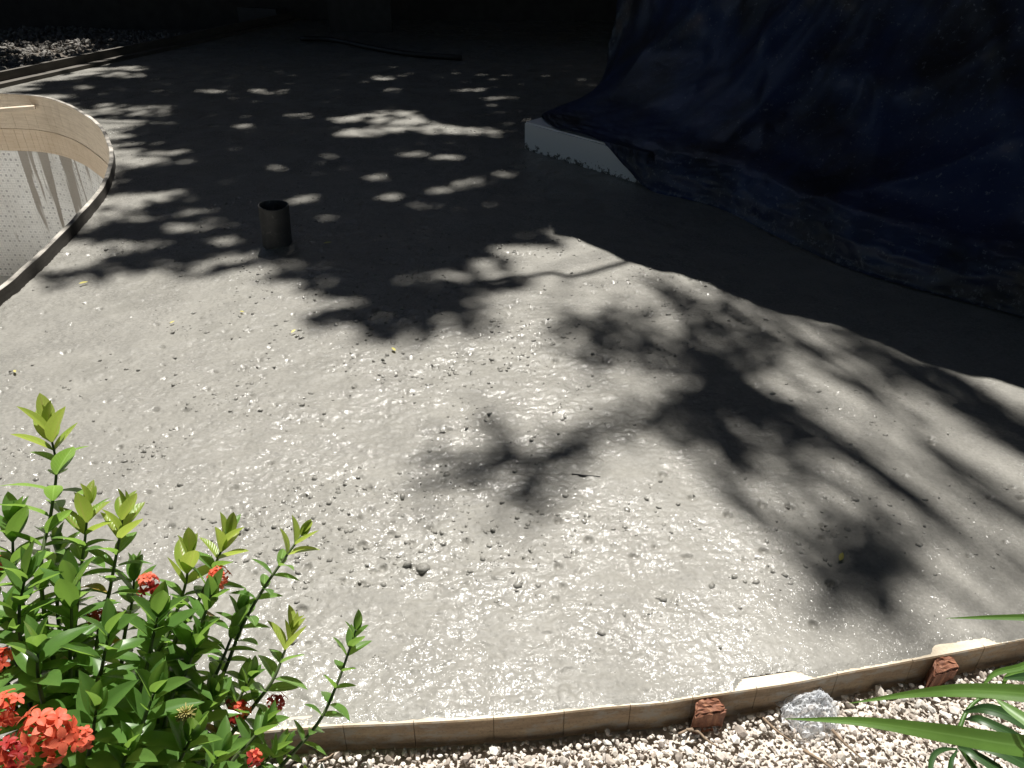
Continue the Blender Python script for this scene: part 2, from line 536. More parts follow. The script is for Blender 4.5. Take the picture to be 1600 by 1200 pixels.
def slab_height(X, Y):
    rough = np.clip((fbm(X * .9 + 3.1, Y * .9, 5, 3) - .36) * 3.2, 0, 1)
    # the right-hand corner was floated smooth, the left was only raked
    side = np.clip((X - .05 - .18 * Y) / .8, 0, 1)
    left = np.clip((.9 - X) / 1.2, 0, 1) * np.clip((Y - 1.2) / .5, 0, 1) * np.clip((4.6 - Y) / 1.0, 0, 1)
    rough = np.clip((rough * .75 + .40 * left) * (1 - .70 * side) + .10, 0, 1)
    h = .012 * (fbm(X * 1.1, Y * 1.1, 21, 2) - .5)
    h = h + (.002 + .009 * rough) * (fbm(X * 11, Y * 13, 31, 3) - .5)
    h = h + .0050 * rough * (np.abs(fbm(X * 26, Y * 36, 41, 2) - .5) * 2 - .3)
    h = h + .0038 * rough * (vnoise(X * 90, Y * 110, 51) - .5)
    # float marks
    ang = .6
    xr = X * math.cos(ang) + Y * math.sin(ang); yr = -X * math.sin(ang) + Y * math.cos(ang)
    h = h + .0015 * (vnoise(xr * 3, yr * 60, 61) - .5) * (1 - .5 * rough)
    # pits where stones were plucked out
    dens = stone_density(X, Y)
    cell, seed = .05, 81
    cx = np.floor(X / cell); cy = np.floor(Y / cell)
    for ox in (-1, 0, 1):
        for oy in (-1, 0, 1):
            ix = cx + ox; iy = cy + oy
            px = (ix + .15 + .7 * hash2(ix, iy, seed)) * cell
            py = (iy + .15 + .7 * hash2(ix, iy, seed + 1)) * cell
            r = .006 + .009 * hash2(ix, iy, seed + 2) ** 2
            el = .6 + .8 * hash2(ix, iy, seed + 6)
            d2 = ((X - px) ** 2 * el + (Y - py) ** 2 / el) / (r * r)
            on = hash2(ix, iy, seed + 3) < .5 * dens
            h = h - np.where(on & (d2 < 1), np.clip(1 - d2, 0, 1) ** .5 * r * .8, 0)
    return h

def build_slab():
    ny, nx = 930, 800
    ys = .80 * (13.2 / .80) ** (np.arange(ny) / (ny - 1))
    ts = np.linspace(-1, 1, nx)
    Y = np.repeat(ys[:, None], nx, 1)
    X = ts[None, :] * (.64 * Y + .95)
    X = X + .0 * Y
    Z = slab_height(X, Y)
    pb = gp(434, 386)
    dpp = np.hypot(X - pb.x, Y - pb.y)
    Z = Z + .022 * np.exp(-np.clip(dpp - .075, 0, None) / .045) * (.5 + fbm(X * 22, Y * 22, 905, 2))
    # front edge laps over the form board unevenly
    fy = front_y(X)
    u = X
    lap = .0005 + .006 * fbm(u * 5, u * 0 + 2.2, 201, 3) + .006 * (vnoise(u * 60, Y * 60, 205) - .3)
    bare = np.clip(np.minimum((X - .50) / .03, (.69 - X) / .05), 0, 1) + np.clip(np.minimum((X - .985) / .02, (1.16 - X) / .03), 0, 1) * .75
    cover = np.clip((fbm(u * 2.3, u * 0 + 7.7, 211, 2) - .42) * 5, 0, 1)
    lap = lap * (1 - cover * .95) * (1 - np.clip(bare, 0, 1)) + np.clip(bare, 0, 1) * (.030 + .006 * vnoise(u * 80, Y * 80, 207))
    d = Y - (fy + lap)
    Z = np.where(d < .035, Z * np.clip(d / .035, 0.15, 1) - .0035 * (1 - np.clip(d / .02, 0, 1)), Z)
    # slumps slightly at the pool form and round the pipe
    keep = d > 0
    # pool
    # (outer face of the rim board is the rim curve itself)
    nR = len(RIMC); poly = []
    for i in range(nR):
        t = (RIMC[(i + 1) % nR] - RIMC[i - 1]).normalized(); poly.append((RIMC[i].x + t.y * .027, RIMC[i].y - t.x * .027))
    keep &= ~in_poly(X, Y, poly)
    # far board
    nrm = Vector((-FDIR.y, FDIR.x, 0))
    dist = (X - FAR0.x) * nrm.x + (Y - FAR0.y) * nrm.y
    keep &= dist < .02
    idx = np.arange(ny * nx).reshape(ny, nx)
    q = np.stack([idx[:-1, :-1], idx[:-1, 1:], idx[1:, 1:], idx[1:, :-1]], -1)
    k = keep[:-1, :-1] & keep[:-1, 1:] & keep[1:, 1:] & keep[1:, :-1]
    # let quads that touch the rim curve run under the board
    Fq = q[k]
    V = np.stack([X.ravel(), Y.ravel(), Z.ravel()], -1)
    used = np.zeros(len(V), bool); used[Fq.ravel()] = True
    remap = np.cumsum(used) - 1
    o = np_mesh('concrete_slab', V[used], remap[Fq], M['concrete'])
    struct(o, 'freshly poured wet grey concrete slab')

build_ground()
build_slab()

# ------------------------------------------------------------------ boards bent to a curve with saw kerfs
def kerf_board(name, path, off_front, off_back, z0, z1, mat, parent=None, kerf=None, side='front', closed=False, depth=.010, kw=.0022, wob=.0015, seed=1, step=.04, top=None, top_faces=(1, 2, 3), cap=None):
    """path: dense polyline; offsets along the left-hand normal; the board spans both offsets and z0..z1"""
    P = [Vector((p.x, p.y, 0)) for p in path]
    if closed: P = P + [P[0]]
    L = [0]
    for a, b in zip(P, P[1:]): L.append(L[-1] + (b - a).length)
    tot = L[-1]
    xs = np.array([p.x for p in P]); ys = np.array([p.y for p in P]); La = np.array(L)
    S = [(s, 0) for s in np.arange(0, tot, step)] + [(tot, 0)]
    r = random.Random(seed)
    if kerf:
        s = kerf * r.random()
        while s < tot - .02:
            S = [q for q in S if abs(q[0] - s) > .006]
            S += [(s - kw, 0), (s - kw + .0002, 1), (s + kw - .0002, 1), (s + kw, 0)]
            s += kerf * (.8 + .4 * r.random())
    S.sort()
    V, F, UV = [], [], []
    for s, k in S:
        x = np.interp(s, La, xs); y = np.interp(s, La, ys)
        e = .02
        x1 = np.interp(min(s + e, tot), La, xs); y1 = np.interp(min(s + e, tot), La, ys)
        x0 = np.interp(max(s - e, 0), La, xs); y0 = np.interp(max(s - e, 0), La, ys)
        t = Vector((x1 - x0, y1 - y0, 0)).normalized()
        nrm = Vector((-t.y, t.x, 0))
        of, ob = off_front, off_back
        sg = 1 if ob > of else -1
        if k:
            if side == 'front': of += sg * depth
            else: ob -= sg * depth
        w = wob * (sn(s * 9, seed) - .5) * 2
        w2 = wob * (sn(s * 7 + 50, seed + 1) - .5) * 2
        c = Vector((x, y, 0))
        zt = z1 + w2
        a = c + nrm * (of + w); b = c + nrm * (ob + w)
        be = .003
        for q, vv in ((Vector((a.x, a.y, z0)), 0), (Vector((a.x, a.y, zt - be)), z1 - z0), (a + nrm * sg * be + Vector((0, 0, zt)), z1 - z0 + .004),
                      (b - nrm * sg * be + Vector((0, 0, zt)), z1 - z0 + .03), (Vector((b.x, b.y, zt - be)), z1 - z0 + .034), (Vector((b.x, b.y, z0)), 2 * (z1 - z0) + .03)):
            V.append(q); UV.append((s, vv))
    n = len(S)
    flip = off_back < off_front
    for i in range(n - 1):
        for j in range(6):
            j2 = (j + 1) % 6
            q = (i * 6 + j, i * 6 + j2, (i + 1) * 6 + j2, (i + 1) * 6 + j)
            F.append(q if flip else q[::-1])
    if not closed:
        F.append(tuple(range(6)) if not flip else tuple(range(6))[::-1])
        F.append(tuple((n - 1) * 6 + j for j in range(6))[::-1] if not flip else tuple((n - 1) * 6 + j for j in range(6)))
    o = mesh_obj(name, V, F, mat, parent, smooth=False, uv=UV)
    if top is not None:
        o.data.materials.append(top)
        if cap is not None: o.data.materials.append(cap)
        mi = np.zeros(len(F), dtype=np.int32)
        for k_ in range((n - 1) * 6):
            if k_ % 6 in top_faces: mi[k_] = 1
            elif cap is not None and k_ % 6 in (1, 2, 3): mi[k_] = 2
        o.data.polygons.foreach_set('material_index', mi)
    return o

fb = kerf_board('form_board', FRONT, 0.0, .034, -.105, -.003, M['form'], kerf=.17, seed=4, wob=.0006, depth=.005, kw=.0007, top=M['lit_top'], top_faces=(2, 3))
tag(fb, 'long kerfed timber form board holding the near edge of the slab', 'form board')

# pool form and basin
pool = empty('pool_form', (RIMC[0].x, RIMC[0].y, 0))
tag(pool, 'curved plywood form ring around the tiled pool at left', 'formwork')
# RIMC runs clockwise, so the right-hand normal (negative offset) points into the pool
up = kerf_board('upper_board', RIMC, 0.0, -.026, -.24, .06, M['form_pool'], kerf=.14, side='back', closed=True, seed=9, wob=.002, depth=.003, kw=.0012, top=M['shade_face'], top_faces=(0,), cap=M['splashed'])
keep_world(up, pool)
lo = kerf_board('lower_board', RIMC, -.010, -.030, -.44, -.242, M['lining'], kerf=.075, side='back', closed=True, seed=12, wob=.001, depth=.004, kw=.0013)
lo['label'] = 'orange pine lining below the plywood'
keep_world(lo, pool)

basin = empty('swimming_pool', (-4.6, 4.3, -1.7))
tag(basin, 'empty pool basin lined with pale grey mosaic inside the curved form', 'pool')
V, F, UV = [], [], []
n = len(RIMC); s = 0
for i in range(n + 1):
    p = RIMC[i % n]; q = RIMC[(i + 1) % n]; o_ = RIMC[i - 1]
    t = (q - o_).normalized(); nn = Vector((t.y, -t.x, 0))
    for z in (-1.75, -.442):
        a = p + nn * .026
        V.append((a.x, a.y, z)); UV.append((s, z))
    s += (q - p).length
for i in range(n):
    F.append((2 * i, 2 * i + 1, 2 * i + 3, 2 * i + 2))
keep_world(mesh_obj('tiled_wall', V, F, M['mosaic'], smooth=True, uv=UV), basin)
V = [(p.x, p.y, -1.70) for p in RIMC]
keep_world(mesh_obj('basin_floor', V, [tuple(range(n))], M['floor'], smooth=False), basin)

def bar(name, a, b, w, h, mat, parent=None, roll=0):
    a = Vector(a); b = Vector(b)
    t = (b - a).normalized(); sdir = t.cross(Vector((0, 0, 1))).normalized(); ud = sdir.cross(t)
    V, UV = [], []
    k = 5; n = 8
    for i in range(n + 1):
        c = a.lerp(b, i / n)
        for sx, sz in ((-1, -1), (1, -1), (1, 1), (-1, 1)):
            V.append(c + sdir * (sx * w / 2) + ud * (sz * h / 2) + Vector((0, 0, .002 * (sn(i + sx, 3) - .5))))
            UV.append(((b - a).length * i / n, (sx + 1) * .05 + (sz + 1) * .03))
    F = [(0, 1, 2, 3), tuple(n * 4 + j for j in (3, 2, 1, 0))]
    for i in range(n):
        for j in range(4):
            j2 = (j + 1) % 4
            F.append((i * 4 + j2, i * 4 + j, (i + 1) * 4 + j, (i + 1) * 4 + j2))
    return mesh_obj(name, V, F, mat, parent, smooth=False, uv=UV)

w_end = gp(54, 149, .06); w_end.y -= .05; w_end.z = -.03
tag(bar('timber_brace', w_end, (w_end.x - 2.2, w_end.y - .75, -.05), .05, .03, M['form_pool']),
    'pale timber batten wedged across the pool against the curved form', 'brace')

# far edge board with a thin batten at its foot
fwd = empty('form_board', FAR0); tag(fwd, 'dark weathered board along the far edge of the slab', 'form board')
nF = Vector((-FDIR.y, FDIR.x, 0))
keep_world(bar('board', FAR0 - FDIR * 3 + nF * .05 + Vector((0, 0, .01)), FAR1 + FDIR * 1.2 + nF * .05 + Vector((0, 0, .01)), .045, .21, M['dark_wood']), fwd)
keep_world(bar('batten', FAR0 - FDIR * 3 - nF * .03 + Vector((0, 0, .01)), FAR1 + FDIR * 1.2 - nF * .03 + Vector((0, 0, .01)), .09, .05, M['dark_wood']), fwd)

# ------------------------------------------------------------------ pipe stub
def pipe():
    base = gp(434, 386)
    seg = 40
    ro, ri, h = .073, .067, .225
    V, F = [], []
    prof = [(ro, -.12), (ro, h * .5), (ro, h - .002), (ro - .002, h), (ri + .001, h), (ri, h - .002), (ri, -.12)]
    for r_, z in prof:
        for k in range(seg):
            a = 2 * math.pi * k / seg
            V.append((r_ * math.cos(a) * (1 + .01 * math.sin(2 * a)), r_ * math.sin(a), z + (.003 * math.sin(a * 2 + 1) if z > h * .9 else 0)))
    for i in range(len(prof) - 1):
        for k in range(seg):
            k2 = (k + 1) % seg
            F.append((i * seg + k, i * seg + k2, (i + 1) * seg + k2, (i + 1) * seg + k))
    o = mesh_obj('pipe_stub', V, F, M['pipe'], smooth=True)
    o.location = base
    o.rotation_euler = (R(1.5), R(4.0), 0)
    m = o.modifiers.new('edge', 'EDGE_SPLIT'); m.split_angle = R(40)
    tag(o, 'dark grey open pipe stub standing up from the wet concrete', 'pipe')
pipe()

# ------------------------------------------------------------------ porch step, tarp, house
HD = Vector((.664, -.748, 0)).normalized()          # along the porch front, to the right and nearer
HN = Vector((.748, .664, 0))                        # into the house
B0 = Vector((.082, 5.555, 0))
def step_block():
    Lb, D, Hh = 1.12, 3.0, .19
    bm = bmesh.new()
    nx_, nz_ = 60, 5
    # front face and left end as a grid with uneven lower edge, plus the top
    def P(a, d, z): return B0 + HD * a + (HN * .97 + HD * -.10).normalized() * d + Vector((0, 0, z))
    bmesh.ops.create_cube(bm, size=1)
    for v in bm.verts:
        a = Lb if v.co.x > 0 else 0; d = D if v.co.y > 0 else 0; z = Hh if v.co.z > 0 else -.12
        v.co = P(a, d, z)
    bmesh.ops.bevel(bm, geom=list(bm.edges), offset=.012, segments=2, affect='EDGES')
    me = bpy.data.meshes.new('porch_step'); bm.to_mesh(me); bm.free()
    me.materials.append(M['paint'])
    o = link(bpy.data.objects.new('porch_step', me))
    tag(o, 'white painted concrete porch step with chipped lower edge, half under the tarp', 'step')
step_block()

def tarp():
    Bpx = [(948, 120, .21), (915, 150, .205), (850, 177, .203), (866, 196, .203), (950, 224, .200), (990, 266, .10), (1026, 300, .010), (1075, 312, .008), (1130, 328, .008), (1190, 358, .008),
           (1250, 387, .008), (1320, 417, .008), (1400, 443, .008), (1500, 470, .008), (1600, 496, .008), (1750, 545, .008), (1950, 610, .008), (2300, 720, .008)]
    Bw = [gp(*p) for p in Bpx]
    for k_, (a_, f_, z_) in zip((4, 5, 6), ((.70, .004, .206), (.98, .035, .10), (1.20, .06, .008))):
        Bw[k_] = B0 + HD * a_ - HN * f_ + Vector((0, 0, z_))
    Bc = catmull(Bw, 16)
    n = len(Bc)
    L = [0]
    for a, b in zip(Bc, Bc[1:]): L.append(L[-1] + (b - a).length)
    T0 = gp(951, 120, .21) + Vector((.10, .05, 0)); T0.z = 0
    T1 = Vector((3.7, 2.15, 0))
    left = [(1, 2.45), (.97, 1.9), (.90, 1.2), (.72, .62), (.40, .33), (.16, .235), (.05, .212), (0, .205)]
    right = [(1, 2.45), (.92, 1.7), (.72, .95), (.46, .50), (.25, .31), (.10, .235), (.035, .13), (0, .008)]
    m = 90
    V, UV = [], []
    def prof(tab, t):
        k = t * (len(tab) - 1); i = min(int(k), len(tab) - 2); f = k - i
        f_ = f
        return tab[i][0] * (1 - f_) + tab[i + 1][0] * f_, tab[i][1] * (1 - f_) + tab[i + 1][1] * f_
    for i, b in enumerate(Bc):
        s = L[i] / L[-1]
        T = T0.lerp(T1, max(0, (s - .06)) / .94 if s > .06 else 0)
        w = min(1, max(0, (L[i] - L[56]) / (L[100] - L[56]))); w = w * w * (3 - 2 * w)
        for j in range(m + 1):
            t = j / m
            la, za = prof(left, t); lb, zb = prof(right, t)
            lam = la * (1 - w) + lb * w
            z = (za * (1 - w) + zb * w) if j < m else b.z
            if t > .9: z = z * (1 - (t - .9) / .1) + b.z * ((t - .9) / .1)
            plan = Vector((b.x, b.y, 0)).lerp(T, lam)
            V.append(Vector((plan.x, plan.y, z))); UV.append((L[i], t))
    A = np.array([tuple(v) for v in V]).reshape(n, m + 1, 3)
    # smooth the profile kinks
    for it in range(6):
        A[:, 1:-1] = A[:, 1:-1] * .5 + (A[:, :-2] + A[:, 2:]) * .25
    S_ = np.array(L)[:, None] * np.ones((1, m + 1)); T_ = np.linspace(0, 1, m + 1)[None, :] * np.ones((n, 1))
    zz = A[:, :, 2]
    win = np.clip(T_ * 1.0 * 0 + (zz - .02) / .35, 0, 1)
    # hanging folds plus long swags that curve across the sheet
    f = .030 * np.sin(S_ * 13 + 3 * np.sin(S_ * 2.1) + T_ * 2.5) * np.clip(1.1 - T_, 0, 1)
    sw = S_ * 1.6 - zz * 2.2 + 1.5 * (vnoise(S_ * 1.3, zz * 1.5, 301))
    f += .050 * (1 - np.abs(np.sin(sw * 2.0))) ** 2
    sw2 = S_ * 2.4 + zz * 2.9
    f += .025 * (1 - np.abs(np.sin(sw2 * 1.7 + 1.0))) ** 3
    f += .020 * (fbm(S_ * 7, zz * 7 + T_ * 3, 311, 3) - .5)
    f = f * win
    A[:, :, 0] += -HN.x * f; A[:, :, 1] += -HN.y * f
    g = .012 * (fbm(S_ * 12, T_ * 30, 321, 3) - .35) * np.clip((T_ - .55) / .2, 0, 1) * np.clip((1 - T_) / .05, 0, 1)
    A[:, :, 2] += g; A[:, :, 0] += -HN.x * g; A[:, :, 1] += -HN.y * g
    aa = (A[:, :, 0] - B0.x) * HD.x + (A[:, :, 1] - B0.y) * HD.y
    bb = (A[:, :, 0] - B0.x) * HN.x + (A[:, :, 1] - B0.y) * HN.y
    onb = (bb > -.010) & (aa > -.1) & (aa < 1.5)
    lift_ = .204 * (1 - np.clip((aa - 1.13) / .35, 0, 1)) ** 1.5
    A[:, :, 2] = np.where(onb, np.maximum(A[:, :, 2], lift_), A[:, :, 2])
    V = A.reshape(-1, 3)
    idx = np.arange(n * (m + 1)).reshape(n, m + 1)
    F = np.stack([idx[:-1, :-1], idx[:-1, 1:], idx[1:, 1:], idx[1:, :-1]], -1).reshape(-1, 4)
    o = np_mesh('blue_tarp', V, F, M['tarp'])
    tag(o, 'dirty dark blue tarp hanging over the porch and down to the slab', 'tarp')
tarp()

def corrugated(corner, du, dv, lu, lv, z, slope, mat, name, parent, pitch=.20, amp=.02, n=None):
    """roof sheet: waves run along dv, edge seen along du"""
    nu = int(lu / pitch * 8)
    V, F = [], []
    for i in range(nu + 1):
        a = lu * i / nu
        for j in (0, 1):
            for th in (0, .006):
                p = corner + du * a + dv * (lv * j + (.035 * math.sin(a * 9) * (1 - j)))
                V.append((p.x, p.y, z + slope * lv * j + amp * math.sin(2 * math.pi * a / pitch) + th))
    for i in range(nu):
        o = i * 4
        F += [(o, o + 4, o + 6, o + 2), (o + 1, o + 3, o + 7, o + 5), (o, o + 1, o + 5, o + 4), (o + 2, o + 6, o + 7, o + 3)]
    return mesh_obj(name, V, F, mat, parent, smooth=False)

def house():
    E0 = gp(866, 366) ; E1 = gp(1600, 610)
    h = 2.5
    sh = Vector((S2.x, S2.y, 0)) * (h / S2.z)
    E0 = E0 + sh; E1 = E1 + sh
    du = (E1 - E0).normalized(); dv = Vector((-du.y, du.x, 0))
    hs = empty('porch_house', E0 + dv * 2); hs.location.z = 0
    tag(hs, 'porch house behind the blue tarp with sheet roof', 'house')
    keep_world(corrugated(E0, du, Vector((-.02, 1, 0)), 6.5, 4.4, h, .10, M['roof'], 'roof', None), hs)
    a = E0 + dv * 3.2 + du * .3; b = a + du * 6
    keep_world(bar('wall', (a.x, a.y, 1.35), (b.x, b.y, 1.35), .15, 2.9, M['wall']), hs)
    for k in (1.4, 4.6):
        q = E0 + du * k + dv * 1.7
        V, F = tube([(q.x, q.y, .1), (q.x, q.y, 2.5)], [.05, .05], 8)
        keep_world(mesh_obj('post', V, F, M['bark']), hs)
house()

def back_house():
    hs = empty('back_house', (0, 13, 0))
    tag(hs, 'dark shaded building across the back of the yard', 'building')
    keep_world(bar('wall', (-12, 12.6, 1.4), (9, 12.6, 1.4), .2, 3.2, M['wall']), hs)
    keep_world(corrugated(Vector((-4.2, 9.9, 0)), Vector((1, 0, 0)), Vector((0, 1, 0)), 12, 3.4, 2.5, .15, M['roof'], 'roof', None), hs)
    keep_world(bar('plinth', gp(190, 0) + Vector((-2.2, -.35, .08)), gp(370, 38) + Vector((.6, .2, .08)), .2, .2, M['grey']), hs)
back_house()
a = gp(514, 52); b = gp(612, 52)
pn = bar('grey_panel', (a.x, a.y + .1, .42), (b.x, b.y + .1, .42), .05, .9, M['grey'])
tag(pn, 'dull grey upright panel in the darkness at the back', 'panel')
V, F = tube(catmull([gp(470, 60, .03), gp(520, 62, .03), gp(580, 74, .03), gp(640, 84, .03), gp(720, 90, .03)], 6), [.03] * 25, 8)
tag(mesh_obj('black_hose', V, F, M['black']), 'black hose lying at the back edge of the slab', 'hose')

# ------------------------------------------------------------------ gravel
def icosphere(sub):
    bm = bmesh.new(); bmesh.ops.create_icosphere(bm, subdivisions=sub, radius=1)
    V = np.array([v.co[:] for v in bm.verts]); F = np.array([[v.index for v in f.verts] for f in bm.faces]); bm.free()
    return V, F

def stones(name, P, rad, sub, mat, colors, seed, flat=.7):
    r = np.random.default_rng(seed)
    bv, bf = icosphere(sub)
    n = len(P); k = len(bv)
    out = np.empty((n, k, 3)); colr = np.empty((n, k, 3))
    sc = np.stack([1 + .5 * r.random(n), .75 + .4 * r.random(n), flat * (.7 + .5 * r.random(n))], -1)
    # random rotations from quaternions
    q = r.normal(size=(n, 4)); q[:, 1:3] *= .45; q /= np.linalg.norm(q, axis=1)[:, None]
    w, x, y, z = q.T
    Rm = np.stack([np.stack([1 - 2 * (y * y + z * z), 2 * (x * y - z * w), 2 * (x * z + y * w)], -1),
                   np.stack([2 * (x * y + z * w), 1 - 2 * (x * x + z * z), 2 * (y * z - x * w)], -1),
                   np.stack([2 * (x * z - y * w), 2 * (y * z + x * w), 1 - 2 * (x * x + y * y)], -1)], 1)
    # a few cutting planes give each stone facets
    vv = np.repeat(bv[None], n, 0)
    for c in range(7):
        pn_ = r.normal(size=(n, 3)); pn_ /= np.linalg.norm(pn_, axis=1)[:, None]
        lim = .55 + .35 * r.random(n)
        dd = np.einsum('nkj,nj->nk', vv, pn_)
        ex = np.clip(dd - lim[:, None], 0, None)
        vv = vv - ex[:, :, None] * pn_[:, None, :]
    vv = vv * (1 + .06 * r.normal(size=(n, k, 1)))
    vv = vv * sc[:, None, :] * rad[:, None, None]
    out = np.einsum('nij,nkj->nki', Rm, vv) + P[:, None, :]
    ci = np.array(colors)[r.integers(0, len(colors), n)] * (.68 + .42 * r.random((n, 1)))
    colr = np.repeat(ci[:, None, :], k, 1)
    F = (bf[None] + (np.arange(n) * k)[:, None, None]).reshape(-1, 3)
    return np_mesh(name, out.reshape(-1, 3), F, mat, None, False, colr.reshape(-1, 3))

GZ = -.078
def gravel():
    pts, rad = [], []
    for cell, r0, r1, z, seed in ((.0118, .0042, .0082, 0, 1), (.019, .0062, .0125, .006, 2), (.060, .011, .018, .008, 3)):
        r = np.random.default_rng(seed)
        gx, gy = np.meshgrid(np.arange(-1.15, 1.75, cell), np.arange(.60, 1.6, cell))
        gx = gx + (r.random(gx.shape) - .5) * cell * 1.1; gy = gy + (r.random(gx.shape) - .5) * cell * 1.1
        ra = r0 + (r1 - r0) * r.random(gx.shape) ** 1.6
        k = (gy < front_y(gx) - ra * 1.1 - .003) & (gy > front_y(gx) - .36)
        if seed == 2: k &= r.random(gx.shape) < .42
        if seed == 3: k &= r.random(gx.shape) < .22
        gx, gy, ra = gx[k], gy[k], ra[k]
        hz = GZ + z + .014 * (fbm(gx * 5, gy * 5, 401, 2) - .5) + .004 * r.random(gx.shape)
        pts.append(np.stack([gx, gy, hz], -1)); rad.append(ra)
    P = np.concatenate(pts); ra = np.concatenate(rad)
    o = stones('gravel', P, ra, 2 if len(P) < 1 else 1, M['gravel'], [(.78, .73, .66), (.74, .68, .61), (.82, .79, .74), (.66, .60, .53), (.70, .63, .57), (.50, .45, .40), (.42, .36, .31)], 5)
    tag(o, 'pale crushed stone gravel along the form board', kind='stuff')
    # bed under the stones
    xs = np.linspace(-4, 4, 60); V = []; 
    for x in xs:
        y = float(front_y(np.array([x]))[0])
        V += [(x, y + .02, GZ - .012), (x, -1.6, GZ - .012)]
    F = [(2 * i, 2 * i + 1, 2 * i + 3, 2 * i + 2) for i in range(len(xs) - 1)]
    struct(mesh_obj('gravel_path', V, F, M['gravel_bed'], smooth=False), 'bed of the gravel path')
    return len(P)
ng = gravel()

def aggregate():
    r = np.random.default_rng(91)
    n = 52000
    Y = .95 * (6.5 / .95) ** r.random(n); X = (r.random(n) * 2 - 1) * (.60 * Y + .6)
    cl = np.clip((fbm(X * 5, Y * 6, 777, 3) - .36) * 5, 0, 1)
    k = r.random(n) < stone_density(X, Y) * 1.0 * cl * np.clip(Y / 2.2, .3, 1.6)
    X, Y = X[k], Y[k]
    k = (Y > front_y(X) + .05) & ~in_poly(X, Y, [(p.x, p.y) for p in RIMC])
    X, Y = X[k], Y[k]
    ra = .0026 + .0105 * r.random(len(X)) ** 3.4
    Z = slab_height(X, Y) + ra * (-.60 + .50 * r.random(len(X)))
    o = stones('aggregate', np.stack([X, Y, Z], -1), ra, 1, M['concrete'], [(.3, .3, .3)], 15, flat=.8)
    o.data.polygons.foreach_set('use_smooth', np.full(len(o.data.polygons), True))
    tag(o, 'cement coated pebbles poking out of the wet concrete', kind='stuff')
    return len(X)
na = aggregate()

# coarse rubble on the ground beyond the far board
def rubble():
    r = np.random.default_rng(77)
    n = 5200
    u = r.random(n) * 6.5 - 2.6; v = r.random(n) ** 1.3 * 3.6 + .12
    p = np.array(FAR0)[None, :2] + np.outer(u, np.array(FDIR)[:2]) + np.outer(v, np.array(nF)[:2])
    P = np.stack([p[:, 0], p[:, 1], -.10 + .03 * fbm(p[:, 0] * 2, p[:, 1] * 2, 88, 2)], -1)
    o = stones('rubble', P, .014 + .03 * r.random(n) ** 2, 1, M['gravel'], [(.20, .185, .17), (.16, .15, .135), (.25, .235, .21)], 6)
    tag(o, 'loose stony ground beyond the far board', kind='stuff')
rubble()

# ------------------------------------------------------------------ stakes
def stake(name, tl, tr, fl, fr, h, lean, label):
    """tl,tr: back top corners (ground plan at z), fl, fr: front top corners; top slopes to the front"""
    V = [tl, tr, fr, fl]
    bm = bmesh.new()
    top = [bm.verts.new(p) for p in V]
    bot = [bm.verts.new(Vector((p.x + lean[0], p.y + lean[1], -.22)) + (p - V[0]) * .0) for p in V]
    bm.faces.new(top); bm.faces.new(bot[::-1])
    for i in range(4):
        j = (i + 1) % 4
        bm.faces.new((top[j], top[i], bot[i], bot[j]))
    bmesh.ops.recalc_face_normals(bm, faces=bm.faces)
    bmesh.ops.bevel(bm, geom=[e for e in bm.edges], offset=.004, segments=2, affect='EDGES')
    bmesh.ops.subdivide_edges(bm, edges=[e for e in bm.edges if e.calc_length() > .012], cuts=5, use_grid_fill=True)
    rr = random.Random(sum(map(ord, label)))
    for v in bm.verts:
        k = .0022 if v.co.z > -.03 else .0008
        v.co += Vector((rr.uniform(-k, k), rr.uniform(-k, k), rr.uniform(-k, k)))
    uvl = bm.loops.layers.uv.new('UVMap')
    for f in bm.faces:
        for lp in f.loops:
            lp[uvl].uv = (lp.vert.co.z * 1.0, lp.vert.co.x + lp.vert.co.y)
    me = bpy.data.meshes.new(name); bm.to_mesh(me); bm.free()
    me.materials.append(M['stake'])
    o = link(bpy.data.objects.new(name, me))
    tag(o, label, 'stake', 'stakes against the near form board')
    return o

stake('wooden_stake', gp(1090, 1092, -.006), gp(1121, 1088, -.006), gp(1084, 1120, -.022), gp(1138, 1110, -.020), .2, (-.004, .006),
      'dark red timber stake beside the crumpled plastic bag')
stake('wooden_stake', gp(1462, 1027, -.004), gp(1489, 1023, -.004), gp(1459, 1057, -.018), gp(1501, 1044, -.018), .2, (-.012, .008),
      'orange brown timber stake behind the long palm leaflets')

